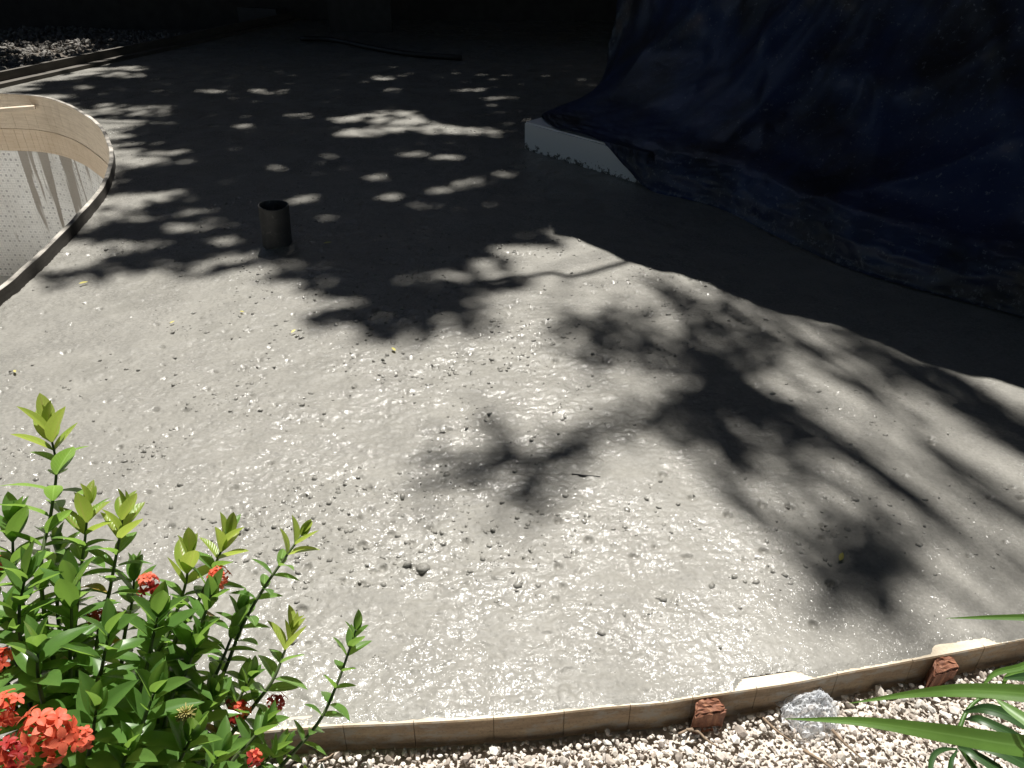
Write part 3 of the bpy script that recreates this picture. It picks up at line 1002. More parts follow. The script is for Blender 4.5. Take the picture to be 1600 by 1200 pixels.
# ------------------------------------------------------------------ plastic bag
def bag():
    n = 110
    a = np.linspace(-1, 1, n)
    X, Y = np.meshgrid(a, a)
    th = np.arctan2(Y, X)
    rad = np.maximum(np.abs(X), np.abs(Y))
    def rid(p, q, sd): return 1 - np.abs(2 * fbm(p, q, sd, 2) - 1) * 2.4
    edge = 1 + .22 * (vnoise(th * 2.2 + 9, rad * 0, 503) - .5) + .10 * (vnoise(th * 7 + 3, rad * 0, 505) - .5)
    x = np.sin(X * 1.25) / math.sin(1.25) * edge; y = np.sin(Y * 1.25) / math.sin(1.25) * edge
    dome = np.clip(1 - (.75 * x * x + .85 * y * y), 0, 1) ** .7
    cr = .55 * rid(X * 2.4 + 5 + Y * .8, Y * 2.1, 501) + .30 * rid(X * 5.2 - Y * 2.4, Y * 5.0 + 3, 511) + .16 * rid(X * 12, Y * 12 + X * 5, 521)
    z = .022 * dome + .024 * cr * (.35 + dome) + .004
    # the gathered mouth stands up at the back right
    g = np.exp(-(((X - .45) / .38) ** 2 + ((Y - .55) / .40) ** 2))
    z = z + g * (.030 + .014 * rid(X * 9, Y * 9, 541))
    x = x * .062 * (1 - .25 * g) + g * .004; y = y * .050 * (1 - .3 * g)
    x = x + .006 * (fbm(X * 6, Y * 6, 551, 2) - .5); y = y + .006 * (fbm(X * 6 + 9, Y * 6, 553, 2) - .5)
    V = np.stack([x.ravel(), y.ravel(), np.maximum(z, .002).ravel()], -1)
    idx = np.arange(n * n).reshape(n, n)
    F = np.stack([idx[:-1, :-1], idx[:-1, 1:], idx[1:, 1:], idx[1:, :-1]], -1).reshape(-1, 4)
    o = np_mesh('plastic_bag', V, F, M['film'])
    c = gp(1262, 1122, GZ)
    o.location = (c.x, c.y, GZ + .006)
    o.rotation_euler = (R(14), R(-6), R(14))
    tag(o, 'crumpled clear plastic bag lying on gravel against the form board', 'plastic bag')
bag()

# ------------------------------------------------------------------ twigs and litter
TW = [([(1255, 1172), (1285, 1190), (1320, 1215)], .0045, 'dry twig on the gravel just below the plastic bag'),
      ([(1192, 1122), (1215, 1143), (1240, 1160)], .0036, 'thin dry twig on gravel left of the plastic bag'),
      ([(1072, 1140), (1090, 1143), (1103, 1155), (1120, 1166)], .0042, 'grey twig at the foot of the dark red stake'),
      ([(1060, 1147), (1078, 1139), (1094, 1137)], .0032, 'short pale twig beside the dark red stake'),
      ([(1300, 1140), (1318, 1160), (1350, 1188)], .0040, 'flat straw coloured stalk right of the plastic bag'),
      ([(497, 1190), (512, 1184), (521, 1177)], .0028, 'pale curved twig on gravel right of the flowering bush')]
for pts, r_, lab in TW:
    P = catmull([gp(u, v, GZ + .020 + rng.random() * .004) for u, v in pts], 4)
    V, F = tube(P, [r_ * (1 - .6 * i / len(P)) for i in range(len(P))], 6)
    tag(mesh_obj('twig', V, F, M['twig']), lab, 'twig', 'dry twigs on the gravel')
P = [gp(893, 741, .006), gp(915, 743, .007), gp(938, 745, .005)]
V, F = tube(P, [.0028, .0026, .0015], 6)
tag(mesh_obj('twig', V, F, M['black']), 'thin dark stick lying on the shaded wet concrete', 'twig')

# round cement-coated stone on the slab
bv, bf = icosphere(4)
bv = bv * (1 + .10 * (fbm(bv[:, 0] * 2 + 4, bv[:, 1] * 2 + bv[:, 2], 601, 2) - .5))[:, None]
bv[:, 0] *= .019; bv[:, 1] *= .016; bv[:, 2] *= .013
o = np_mesh('stone', bv, bf, M['concrete']); o.location = gp(661, 888, .002)
tag(o, 'round cement coated stone standing proud of the near slab', 'stone')

# ------------------------------------------------------------------ leaves
def leaf_mesh(name, mat, width=.36, curl=.12, fold=.10, rows=7, tip=1.0, wavy=.0):
    V, F, UV = [], [], []
    for i in range(rows + 1):
        t = i / rows
        w = width * .5 * (math.sin(math.pi * min(1, t ** .85)) ** .75) if 0 < t < 1 else .004
        z = -curl * t * t + .06 * t
        for k, sx in enumerate((-1, -.5, 0, .5, 1)):
            V.append((sx * w, t, z + fold * abs(sx) * w * 1.6 + wavy * math.sin(t * 14 + sx) * abs(sx)))
            UV.append(((sx + 1) / 2, t))
    for i in range(rows):
        for k in range(4):
            a = i * 5 + k
            F.append((a, a + 1, a + 6, a + 5))
    m = bpy.data.meshes.new(name)
    m.from_pydata(V, [], F)
    l = m.uv_layers.new(name='UVMap')
    for lp in m.loops: l.data[lp.index].uv = UV[lp.vertex_index]
    m.polygons.foreach_set('use_smooth', [True] * len(F)); m.materials.append(mat); m.update()
    return m

def frame(pos, d, nrm, size, wscale=1.0):
    d = Vector(d).normalized(); nrm = Vector(nrm)
    nrm = (nrm - d * nrm.dot(d))
    nrm = nrm.normalized() if nrm.length > 1e-6 else d.orthogonal().normalized()
    x = d.cross(nrm)
    m = Matrix((x * wscale, d, nrm)).transposed().to_4x4()
    m = m @ Matrix.Scale(size, 4)
    m.translation = pos
    return m

LEAF = [leaf_mesh('leaf', M['leaf'], w, c, f, wavy=wv) for w, c, f, wv in ((.40, .16, .25, .0), (.44, .28, .15, .008), (.36, .05, .35, .0), (.42, .40, .2, .006))]
YOUNG = [leaf_mesh('leaf', M['young'], w, c, f) for w, c, f in ((.42, .05, .4), (.46, -.08, .3), (.38, .12, .45))]

OLD = [leaf_mesh('leaf', M['old_leaf'], .38, .3, .2)]
bush = empty('ixora_bush', (-.62, .74, GZ))
tag(bush, 'green leafy shrub with coral red flower heads at lower left', 'shrub')
leaf_n = [0]
rest_V, rest_F = [], []
UPV = Vector((0, 0, 1))

def add_leaf(pos, d, nrm, size, young=False, ws=1.0):
    me = rng.choice(YOUNG if young else (OLD if rng.random() < .03 else LEAF))
    mt = frame(pos, d, nrm, size, ws)
    if leaf_n[0] < 300:
        o = bpy.data.objects.new('leaf', me); link(o)
        o.parent = bush
        o.matrix_parent_inverse = Matrix.Translation(bush.location).inverted()
        o.matrix_basis = mt
    else:
        k = len(rest_V)
        for v in me.vertices: rest_V.append(mt @ v.co)
        rest_F.extend([tuple(i + k for i in p.vertices) for p in me.polygons])
    leaf_n[0] += 1

def stem(pts, spacing=.030, lsize=.066, tipyoung=2, r0=.0042, bare=.35, seed=0, up_bias=.55):
    """pts: world points from tip down to root"""
    rr = random.Random(seed * 13 + 5)
    P = catmull(pts, 10)[::-1]      # root to tip
    n = len(P)
    V, F = tube(P, [r0 * (1.25 - .75 * i / (n - 1)) for i in range(n)], 6)
    keep_world(mesh_obj('stem', V, F, M['stem']), bush)
    L = [0]
    for a, b in zip(P, P[1:]): L.append(L[-1] + (b - a).length)
    tot = L[-1]
    s = tot; k = 0
    tw = rr.random() * 3
    while s > tot * bare:
        i = min(range(n), key=lambda q: abs(L[q] - s))
        p = P[i]; t = (P[min(i + 1, n - 1)] - P[max(i - 1, 0)]).normalized()
        a = t.orthogonal().normalized(); b = t.cross(a)
        young = k < tipyoung
        for sgn in (1, -1):
            an = tw + (0 if sgn > 0 else math.pi) + rr.uniform(-.25, .25)
            out = a * math.cos(an) + b * math.sin(an)
            op = min(1, .35 + .16 * k) if young else min(1, .62 + .06 * k)
            d = out * op + t * (1.15 - op * .75) + Vector((0, 0, .10 - .05 * min(k, 4)))
            d += Vector((rr.uniform(-.15, .15), rr.uniform(-.15, .15), rr.uniform(-.15, .15)))
            nrm = t * 1.0 - out * .4 + UPV * .4
            sz = lsize * (.72 + .13 * min(k, 2)) * rr.uniform(.82, 1.15)
            add_leaf(p, d, nrm, sz, young and rr.random() < .9)
        if k == 0:      # small unfolding leaf at the tip
            add_leaf(p, t + Vector((rr.uniform(-.2, .2), 0, 0)), a, lsize * .55, True)
        tw += math.pi / 2 + rr.uniform(-.3, .3)
        s -= spacing * (.75 + .12 * min(k, 4)) * rr.uniform(.85, 1.15); k += 1

STEMS = [  # pixels and depth, tip first
    ([(76, 668, 1.46), (88, 730, 1.45), (80, 800, 1.42), (64, 900, 1.38), (90, 1060, 1.36), (150, 1330, 1.42)], .075),
    ([(138, 790, 1.42), (132, 850, 1.41), (122, 930, 1.40), (120, 1060, 1.38), (150, 1330, 1.42)], .062),
    ([(193, 800, 1.44), (185, 850, 1.43), (172, 920, 1.42), (150, 1050, 1.40), (160, 1330, 1.42)], .066),
    ([(296, 868, 1.46), (288, 920, 1.45), (262, 990, 1.43), (220, 1090, 1.42), (180, 1330, 1.42)], .068),
    ([(355, 838, 1.48), (335, 885, 1.47), (305, 950, 1.45), (262, 1040, 1.43), (200, 1330, 1.44)], .064),
    ([(470, 838, 1.56), (448, 868, 1.55), (415, 915, 1.54), (380, 975, 1.53), (350, 1050, 1.52), (300, 1160, 1.50), (230, 1330, 1.46)], .055),
    ([(455, 985, 1.54), (442, 1025, 1.53), (425, 1065, 1.52), (395, 1105, 1.52), (340, 1180, 1.50), (250, 1330, 1.46)], .060),
    ([(556, 985, 1.58), (545, 1018, 1.58), (528, 1065, 1.57), (500, 1125, 1.56), (450, 1185, 1.54), (380, 1260, 1.52), (280, 1340, 1.48)], .050),
    ([(246, 965, 1.34), (238, 1000, 1.35), (225, 1060, 1.36), (200, 1150, 1.38), (180, 1330, 1.42)], .075),
    ([(20, 820, 1.38), (22, 880, 1.37), (40, 960, 1.36), (70, 1080, 1.36), (130, 1330, 1.42)], .070),
    ([(40, 900, 1.26), (30, 960, 1.26), (40, 1040, 1.27), (80, 1150, 1.3), (130, 1330, 1.38)], .070),
    ([(110, 920, 1.30), (112, 970, 1.30), (110, 1040, 1.31), (120, 1140, 1.33), (140, 1330, 1.38)], .070),
    ([(170, 990, 1.26), (160, 1040, 1.27), (150, 1120, 1.29), (150, 1330, 1.36)], .072),
    ([(310, 1000, 1.38), (290, 1050, 1.38), (260, 1120, 1.39), (210, 1330, 1.42)], .066),
    ([(240, 1085, 1.24), (225, 1125, 1.26), (200, 1200, 1.28), (170, 1340, 1.36)], .074),
    ([(60, 1010, 1.20), (60, 1060, 1.21), (80, 1140, 1.24), (120, 1330, 1.34)], .070),
    ([(330, 1090, 1.40), (310, 1130, 1.40), (270, 1200, 1.41), (220, 1340, 1.44)], .064),
    ([(415, 1130, 1.46), (390, 1160, 1.46), (350, 1210, 1.46), (280, 1340, 1.46)], .056),
    ([(150, 1110, 1.18), (145, 1150, 1.2), (140, 1220, 1.24), (140, 1340, 1.34)], .072),
    ([(300, 1150, 1.28), (280, 1190, 1.29), (240, 1260, 1.32), (200, 1340, 1.38)], .070),
    ([(-20, 900, 1.34), (-10, 980, 1.34), (30, 1120, 1.34), (110, 1330, 1.40)], .070),
    ([(210, 900, 1.50), (205, 950, 1.49), (190, 1040, 1.47), (170, 1330, 1.44)], .062),
    ([(90, 860, 1.48), (92, 910, 1.47), (95, 1000, 1.44), (140, 1330, 1.43)], .060),
    ([(255, 1010, 1.46), (248, 1050, 1.46), (230, 1130, 1.45), (190, 1330, 1.44)], .060),
    ([(390, 1060, 1.50), (372, 1095, 1.50), (335, 1160, 1.49), (260, 1330, 1.47)], .054),
    ([(345, 1175, 1.34), (325, 1205, 1.35), (285, 1270, 1.38), (230, 1340, 1.42)], .060),
    ([(440, 1165, 1.50), (415, 1190, 1.50), (370, 1240, 1.49), (290, 1340, 1.47)], .052),
    ([(200, 1170, 1.20), (190, 1205, 1.22), (175, 1270, 1.27), (160, 1340, 1.34)], .064),
    ([(15, 960, 1.30), (20, 1010, 1.30), (50, 1110, 1.31), (110, 1330, 1.38)], .062),
    ([(330, 930, 1.40), (318, 965, 1.40), (292, 1030, 1.40), (220, 1330, 1.43)], .058),
    ([(375, 960, 1.52), (360, 1000, 1.51), (330, 1070, 1.49), (270, 1180, 1.47), (210, 1330, 1.45)], .054),
]
for i, (pp, sz) in enumerate(STEMS):
    P = [dp(u, v, d) for u, v, d in pp]
    P[-1].z = max(GZ - .02, min(P[-1].z, GZ + .02)) if True else P[-1].z
    stem(P, lsize=sz * 1.14, seed=i, spacing=.024 if i in (5, 6, 7) else .020, bare=.30 if i in (5, 6, 7, 0) else .22,
         tipyoung=4 if i in (0, 1, 2, 3, 4, 8) else 3, r0=.0040)
if rest_V:
    ro = mesh_obj('foliage', rest_V, rest_F, M['leaf'])
    ro['kind'] = 'stuff'
    keep_world(ro, bush)

# flower heads
def petal_mesh(name, mat):
    """four pointed petals on a thin tube, opening along +Z"""
    V, F, UV = [], [], []
    for q in range(4):
        a = q * math.pi / 2
        ca, sa = math.cos(a), math.sin(a)
        o = len(V)
        for i in range(6):
            t = i / 5
            w = .21 * (math.sin(math.pi * (t * .88 + .10)) ** .8) if i < 5 else .01
            z = .10 * math.sin(t * 2.2) - .10 * t * t
            for sx in (-1, 0, 1):
                x = .05 + t * .62; y = sx * w
                V.append((x * ca - y * sa, x * sa + y * ca, z + .05 * abs(sx)))
                UV.append(((sx + 1) / 2, t))
        for i in range(5):
            for k in range(2):
                b = o + i * 3 + k
                F.append((b, b + 3, b + 4, b + 1))
    o = len(V)
    tv, tf = tube([(0, 0, .03), (0, 0, -.5), (.02, 0, -1.3)], [.07, .05, .04], 5, False)
    V += [tuple(v) for v in tv]; UV += [(.2, .5)] * len(tv)
    F += [tuple(i + o for i in f) for f in tf]
    m = bpy.data.meshes.new(name); m.from_pydata(V, [], F)
    l = m.uv_layers.new(name='UVMap')
    for lp in m.loops: l.data[lp.index].uv = UV[lp.vertex_index]
    m.polygons.foreach_set('use_smooth', [True] * len(F)); m.materials.append(mat); m.update()
    return m
FLO = petal_mesh('floret', M['petal']); FLOD = petal_mesh('floret', M['petal_dark'])

def flower_head(c, axis, radius, n, size, mats, spread=1.2, label=None):
    axis = Vector(axis).normalized()
    hd = bpy.data.objects.new('flower_head', None); hd.empty_display_size = .02; link(hd)
    hd.parent = bush; hd.location = Vector(c) - bush.location
    if label: hd['label'] = label
    a = axis.orthogonal().normalized(); b = axis.cross(a)
    for i in range(n):
        th = spread * math.sqrt((i + .5) / n); ph = i * 2.39996 + rng.uniform(-.3, .3)
        d = axis * math.cos(th) + (a * math.cos(ph) + b * math.sin(ph)) * math.sin(th)
        d = (d + Vector((rng.uniform(-.3, .3), rng.uniform(-.3, .3), rng.uniform(-.3, .3)))).normalized()
        o = bpy.data.objects.new('floret', rng.choice(mats)); link(o); o.parent = hd
        x = d.orthogonal().normalized(); x = (Matrix.Rotation(rng.uniform(0, 6), 3, d) @ x)
        y = d.cross(x)
        mt = Matrix((x, y, d)).transposed().to_4x4() @ Matrix.Scale(size * rng.uniform(.8, 1.15), 4)
        mt.translation = d * radius * rng.uniform(.7, 1.25)
        o.matrix_basis = mt
    return hd

flower_head(dp(78, 1150, 1.12), (.15, -.55, .8), .036, 22, .027, [FLO], 1.40, 'large coral flower head at the lower left')
flower_head(dp(18, 1110, 1.10), (-.2, -.5, .8), .022, 12, .021, [FLO], 1.3)
flower_head(dp(20, 1180, 1.08), (-.1, -.6, .7), .022, 12, .020, [FLO, FLOD], 1.3)
flower_head(dp(130, 1155, 1.12), (.4, -.5, .6), .014, 5, .020, [FLO], 1.1)
flower_head(dp(342, 905, 1.44), (.15, -.2, 1), .020, 16, .017, [FLO], 1.0)
flower_head(dp(232, 914, 1.36), (0, -.5, .8), .018, 14, .016, [FLO, FLOD], 1.2)
flower_head(dp(372, 1112, 1.50), (0, -.5, .8), .024, 22, .016, [FLO, FLOD, FLOD], 1.3)
flower_head(dp(432, 1100, 1.54), (.3, -.1, .9), .016, 9, .017, [FLOD], 1.2, 'dark red flower head in shadow')
flower_head(dp(398, 1182, 1.44), (.5, -.4, .6), .010, 4, .020, [FLO, FLOD], .9)
flower_head(dp(3, 890, 1.40), (0, -.4, .9), .020, 12, .016, [FLO], 1.2)
flower_head(dp(3, 1035, 1.24), (0, -.4, .9), .018, 10, .018, [FLO, FLOD], 1.2)
flower_head(dp(150, 965, 1.40), (0, -.4, .9), .014, 6, .015, [FLO, FLOD], 1.2)
# spent head: a ball of thin dry tubes
parts = []
c = dp(290, 1115, 1.27)
for i in range(60):
    th = math.acos(1 - 1.5 * (i + .5) / 60); ph = i * 2.39996
    d = Vector((math.sin(th) * math.cos(ph), math.sin(th) * math.sin(ph), math.cos(th)))
    d = (d + Vector((0, -.4, 0))).normalized()
    parts.append(tube([c, c + d * .016 * rng.uniform(.8, 1.15)], [.0014, .0009], 4))
V, F = merge(parts)
so = mesh_obj('spent_flower_head', V, F, M['husk']); so['label'] = 'yellow green spent flower head'
keep_world(so, bush)

# leaf tips poking in at the bottom edge
for (u, v, d, dx) in ((486, 1200, 1.50, -.25), (572, 1204, 1.5, .1), (612, 1208, 1.5, .05)):
    o = bpy.data.objects.new('leaf', rng.choice(YOUNG)); link(o)
    o.parent = bush; o.matrix_parent_inverse = Matrix.Translation(bush.location).inverted()
    o.matrix_basis = frame(dp(u, v + 22, d), Vector((dx, .25, 1)), Vector((.2, -1, .3)), .042)

# small yellow leaves dropped on the slab
LIT = leaf_mesh('fallen_leaf', M['yellow'], .38, .05, .1, 4)
for (u, v, ang, sz, lab) in ((123, 443, .4, .040, 'pale yellow leaf on wet concrete near the pool rim'),
                             (455, 520, 1.2, .030, 'small yellow leaf on sunny concrete in front of the pipe'),
                             (375, 486, -.5, .024, 'tiny yellow leaf on sunny concrete left of the pipe shade'),
                             (265, 505, .9, .024, 'tiny yellow leaf lying on the sunlit left of the slab'),
                             (22, 578, -.9, .026, 'yellow leaf at the left edge above the shrub'),
                             (505, 380, .2, .045, 'pale leaf on shaded concrete right of the pipe'),
                             (1312, 876, 1.0, .034, 'lime yellow leaf in the tree shadow at right'),
                             (618, 548, 2.2, .030, 'tiny pale leaf among stones mid slab')):
    o = bpy.data.objects.new('fallen_leaf', LIT); link(o)
    p = gp(u, v, .010)
    o.matrix_basis = frame(p, Vector((math.cos(ang), math.sin(ang), .05)), Vector((.1, -.1, 1)), sz)
    tag(o, lab, 'leaf', 'fallen leaves on the slab')

# ------------------------------------------------------------------ young palm at lower right
palm = empty('areca_palm', (1.05, .62, GZ))
tag(palm, 'young feather palm with long narrow leaflets at lower right', 'palm')
def blade(name, pts, widths, mat, parent, fold=.25, nhint=None):
    """ribbon leaflet through pixel points (u,v,depth); widths in metres along it"""
    P = catmull([dp(*p) for p in pts], 8)
    n = len(P)
    V, F, UV = [], [], []
    hint = Vector(nhint) if nhint else Vector((0, -.55, .85))
    for i, p in enumerate(P):
        t = (P[min(i + 1, n - 1)] - P[max(i - 1, 0)]).normalized()
        nn = (hint - t * hint.dot(t)).normalized(); sd = t.cross(nn)
        w = np.interp(i / (n - 1), np.linspace(0, 1, len(widths)), widths) * .33
        for sx in (-1, -.5, 0, .5, 1):
            V.append(p + sd * sx * w + nn * abs(sx) * w * fold); UV.append(((sx + 1) / 2, i / (n - 1)))
    for i in range(n - 1):
        for k in range(4):
            a = i * 5 + k; F.append((a, a + 1, a + 6, a + 5))
    o = mesh_obj(name, V, F, mat, uv=UV)
    return o

def frond(pts, r0, label=None):
    P = catmull([dp(*p) for p in pts], 8)
    V, F = tube(P, [r0 * (1 - .6 * i / (len(P) - 1)) for i in range(len(P))], 7)
    o = mesh_obj('frond', V, F, M['palm']); keep_world(o, palm)
    return o
fr1 = frond([(1800, 1330, 1.30), (1760, 1240, 1.16), (1720, 1160, 1.05), (1690, 1100, 1.0), (1670, 1040, .98), (1640, 960, .98)], .008)
fr2 = frond([(1680, 1330, 1.40), (1560, 1240, 1.42), (1500, 1165, 1.45), (1503, 1128, 1.47), (1520, 1100, 1.49), (1545, 1087, 1.50), (1580, 1084, 1.51)], .006)
for parent, pts, wd, m in (
        (fr1, [(1720, 1175, 1.05), (1600, 1166, 1.02), (1480, 1147, 1.01), (1350, 1128, 1.02), (1226, 1123, 1.05)], [.030, .042, .036, .018, .001], 'palm'),
        (fr1, [(1690, 1098, 1.0), (1600, 1084, 1.02), (1500, 1079, 1.05), (1420, 1085, 1.08), (1326, 1099, 1.10)], [.028, .034, .026, .014, .001], 'palm'),
        (fr1, [(1660, 968, .98), (1600, 965, 1.0), (1540, 965, 1.02), (1478, 966, 1.04)], [.016, .013, .008, .0008], 'palm'),
        (fr1, [(1700, 1185, 1.04), (1640, 1150, 1.06), (1580, 1110, 1.1), (1556, 1092, 1.12)], [.036, .034, .022, .004], 'palm'),
        (fr2, [(1660, 1010, 1.52), (1600, 1040, 1.50), (1555, 1052, 1.50), (1532, 1076, 1.49)], [.022, .020, .016, .004], 'palm'),
        (fr2, [(1600, 1050, 1.52), (1575, 1056, 1.51), (1564, 1078, 1.50)], [.014, .014, .008], 'palm'),
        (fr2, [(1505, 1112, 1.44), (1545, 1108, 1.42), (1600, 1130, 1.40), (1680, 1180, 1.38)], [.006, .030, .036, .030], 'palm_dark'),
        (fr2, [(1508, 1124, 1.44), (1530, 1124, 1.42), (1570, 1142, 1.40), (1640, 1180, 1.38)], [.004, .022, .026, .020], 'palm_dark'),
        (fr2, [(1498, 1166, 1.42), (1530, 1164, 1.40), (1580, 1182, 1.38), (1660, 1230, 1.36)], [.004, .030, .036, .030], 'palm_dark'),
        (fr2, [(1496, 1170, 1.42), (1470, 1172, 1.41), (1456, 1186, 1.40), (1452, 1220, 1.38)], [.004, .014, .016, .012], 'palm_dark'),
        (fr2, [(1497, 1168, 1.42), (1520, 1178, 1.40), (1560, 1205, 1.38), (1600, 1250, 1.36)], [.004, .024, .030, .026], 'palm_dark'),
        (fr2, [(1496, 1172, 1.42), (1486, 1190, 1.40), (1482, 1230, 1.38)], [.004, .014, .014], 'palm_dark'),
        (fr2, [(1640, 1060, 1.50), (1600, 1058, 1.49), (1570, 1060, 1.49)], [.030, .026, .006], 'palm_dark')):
    o = blade('leaflet', pts, wd, M[m], None)
    o.parent = parent; o.matrix_parent_inverse = parent.matrix_world.inverted() if False else Matrix.Translation(palm.location).inverted() @ Matrix.Identity(4)
    o.matrix_parent_inverse = Matrix.Identity(4)

# ------------------------------------------------------------------ trees overhead, out of the picture, that shade the yard
def lift(g, h):
    """the point at height h on the sun ray that ends at ground point g"""
    k = (h - g.z) / S2.z
    return g + S2 * k

SHADE = [(40, 138), (200, 100), (400, 40), (520, 20), (1000, 20), (1060, 160), (1040, 300), (890, 362), (845, 372), (800, 395), (745, 408), (735, 450), (770, 470), (760, 492),
         (700, 498), (665, 522), (600, 512), (540, 490), (480, 455), (440, 432), (395, 420), (350, 400), (285, 395), (230, 420), (160, 432), (140, 424), (235, 392),
         (180, 372), (100, 380), (95, 366), (200, 348), (250, 318), (300, 300), (235, 292), (185, 290), (190, 268), (300, 258), (265, 240), (190, 235), (185, 215), (240, 200), (160, 182), (110, 155)]
SHADE2 = [(-500, 200), (-200, 130), (0, 122), (190, 90), (390, 42), (520, -20), (-900, -60)]
GAPS = [(605, 182, 62, 11), (690, 203, 95, 7), (560, 208, 42, 8), (640, 195, 70, 8), (760, 207, 40, 5), (380, 197, 20, 6), (600, 122, 26, 3), (612, 140, 12, 4), (420, 143, 40, 4), (330, 142, 30, 3),
        (230, 172, 42, 11), (170, 170, 24, 9), (190, 118, 42, 5), (205, 106, 28, 4), (130, 136, 14, 4), (170, 190, 22, 6), (215, 190, 20, 5), (610, 310, 24, 7), (735, 285, 44, 10), (785, 272, 18, 6),
        (690, 298, 22, 6), (590, 276, 22, 5), (520, 243, 18, 4), (435, 262, 22, 5), (470, 310, 45, 6), (505, 340, 22, 5), (290, 355, 45, 9), (340, 347, 30, 7), (355, 378, 35, 9), (300, 330, 40, 4),
        (650, 240, 30, 5), (690, 245, 40, 4), (740, 140, 30, 2), (780, 153, 30, 2), (540, 186, 30, 5), (650, 430, 28, 8), (690, 432, 40, 7), (820, 386, 25, 8), (790, 392, 30, 8), (470, 180, 25, 4), (660, 320, 30, 5)]
GAPS2 = [(90, 60, 50, 14), (60, 70, 40, 10), (120, 52, 30, 8), (10, 62, 30, 5), (25, 40, 20, 5), (242, 56, 8, 3), (-100, 60, 60, 10)]

def canopy_points(poly, gaps, cell, per, h0, h1, seed, gap_soft=.0):
    r = np.random.default_rng(seed)
    W = np.array([tuple(gp(max(min(u, 2500), -1500), max(v, -60)))[:2] for u, v in poly])
    x0, y0 = W.min(0) - .1; x1, y1 = W.max(0) + .1
    gx, gy = np.meshgrid(np.arange(x0, x1, cell), np.arange(y0, y1, cell))
    gx = np.repeat(gx.ravel(), per); gy = np.repeat(gy.ravel(), per)
    gx = gx + (r.random(gx.shape) - .5) * cell * 1.2; gy = gy + (r.random(gx.shape) - .5) * cell * 1.2
    wob = (fbm(gx * 1.6 + gy * .5, gy * 7 - gx * 2, seed, 3) - .5)
    jx = r.normal(size=gx.shape) * .09; jy = r.normal(size=gx.shape) * .07
    k = in_poly(gx + wob * .9 + jx, gy + wob * .22 + jy, [tuple(p) for p in W])
    gx, gy = gx[k], gy[k]
    dep = gy * math.cos(PITCH) + CAM_H * math.sin(PITCH); upv = gy * math.sin(PITCH) - CAM_H * math.cos(PITCH)
    U = 800 + FPX * gx / dep; Vv = 600 - FPX * upv / dep
    ok = np.ones(len(gx), bool)
    for cx, cy, rx, ry in gaps:
        # each leaf is bigger than a point, so the openings are cut a little wider
        e = ((U - cx) / (rx * .95)) ** 2 + ((Vv - cy) / (ry * .9 + .6)) ** 2
        nz = fbm(gx * 5, gy * 12, seed + 3, 3)
        ok &= ~((e < .30 + 1.1 * nz + .35 * r.random(len(gx))) & (r.random(len(gx)) < .86))
    gx, gy = gx[ok], gy[ok]
    # height varies smoothly so that the crown has clumps and layers
    hh = h0 + (h1 - h0) * (.6 * fbm(gx * .8, gy * .8, seed + 7, 2) + .4 * r.random(gx.shape))
    k = hh / S2.z
    return np.stack([gx + S2.x * k, gy + S2.y * k, hh], -1)

def leaf_cloud(name, P, length, width, parent, seed, mat):
    r = np.random.default_rng(seed)
    n = len(P)
    d = r.normal(size=(n, 3)); d[:, 2] = d[:, 2] * .45 - .25; d /= np.linalg.norm(d, axis=1)[:, None]
    up_ = np.array([0, 0, 1.0]) + r.normal(size=(n, 3)) * .45
    x = np.cross(d, up_); x /= np.linalg.norm(x, axis=1)[:, None]
    nn = np.cross(x, d)
    L = length * (.7 + .6 * r.random(n))[:, None]; w = width * (.7 + .6 * r.random(n))[:, None]
    V = np.stack([P - d * L * .5, P - d * L * .1 + x * w * .5 + nn * w * .1, P + d * L * .5 - nn * L * .08, P - d * L * .1 - x * w * .5 + nn * w * .1], 1)
    F = np.arange(n * 4).reshape(n, 4)
    o = np_mesh(name, V.reshape(-1, 3), F, mat, None, False)
    o['kind'] = 'stuff'
    keep_world(o, parent)
    return o

def branches(root, forks, targets, parent, r0, seed):
    """trunk plus limbs to the targets, as one tapered mesh"""
    parts = []
    top = Vector(forks)
    root = Vector(root)
    mid = root.lerp(top, .5) + Vector((.15, -.1, 0))
    parts.append(tube(catmull([root, mid, top], 6), [r0 * (1.2 - .5 * i / 12) for i in range(13)], 10))
    rr = random.Random(seed)
    for t in targets:
        t = Vector(t)
        m = top.lerp(t, .5) + Vector((rr.uniform(-.2, .2), rr.uniform(-.2, .2), rr.uniform(.1, .4)))
        q = catmull([top, m, t], 6)
        parts.append(tube(q, [r0 * .45 * (1 - .85 * i / (len(q) - 1)) for i in range(len(q))], 7))
    V, F = merge(parts)
    keep_world(mesh_obj('trunk', V, F, M['bark']), parent)

CA = canopy_points(SHADE, GAPS, .085, 10, 8.0, 13.0, 31)
tA = empty('shade_tree', (-7.9, 9.6, -.12)); tag(tA, 'broad leafy tree left of the yard whose crown shades the slab', 'tree')
leaf_cloud('crown', CA, .15, .075, tA, 41, M['crown'])
sel = CA[np.random.default_rng(3).integers(0, len(CA), 7)]
branches((-7.9, 9.6, -.15), (-7.2, 9.8, 6.0), [tuple(p) for p in sel], tA, .13, 2)
CB = canopy_points(SHADE2, GAPS2, .12, 7, 4.2, 7.5, 37)
tB = empty('shade_tree', (-9.2, 12.2, -.12)); tag(tB, 'leafy tree behind the far board shading the stony ground', 'tree')
leaf_cloud('crown', CB, .18, .09, tB, 43, M['crown'])
sel = CB[np.random.default_rng(4).integers(0, len(CB), 10)]
branches((-9.2, 11.9, -.15), (-8.8, 11.6, 4.0), [tuple(p) for p in sel], tB, .16, 6)

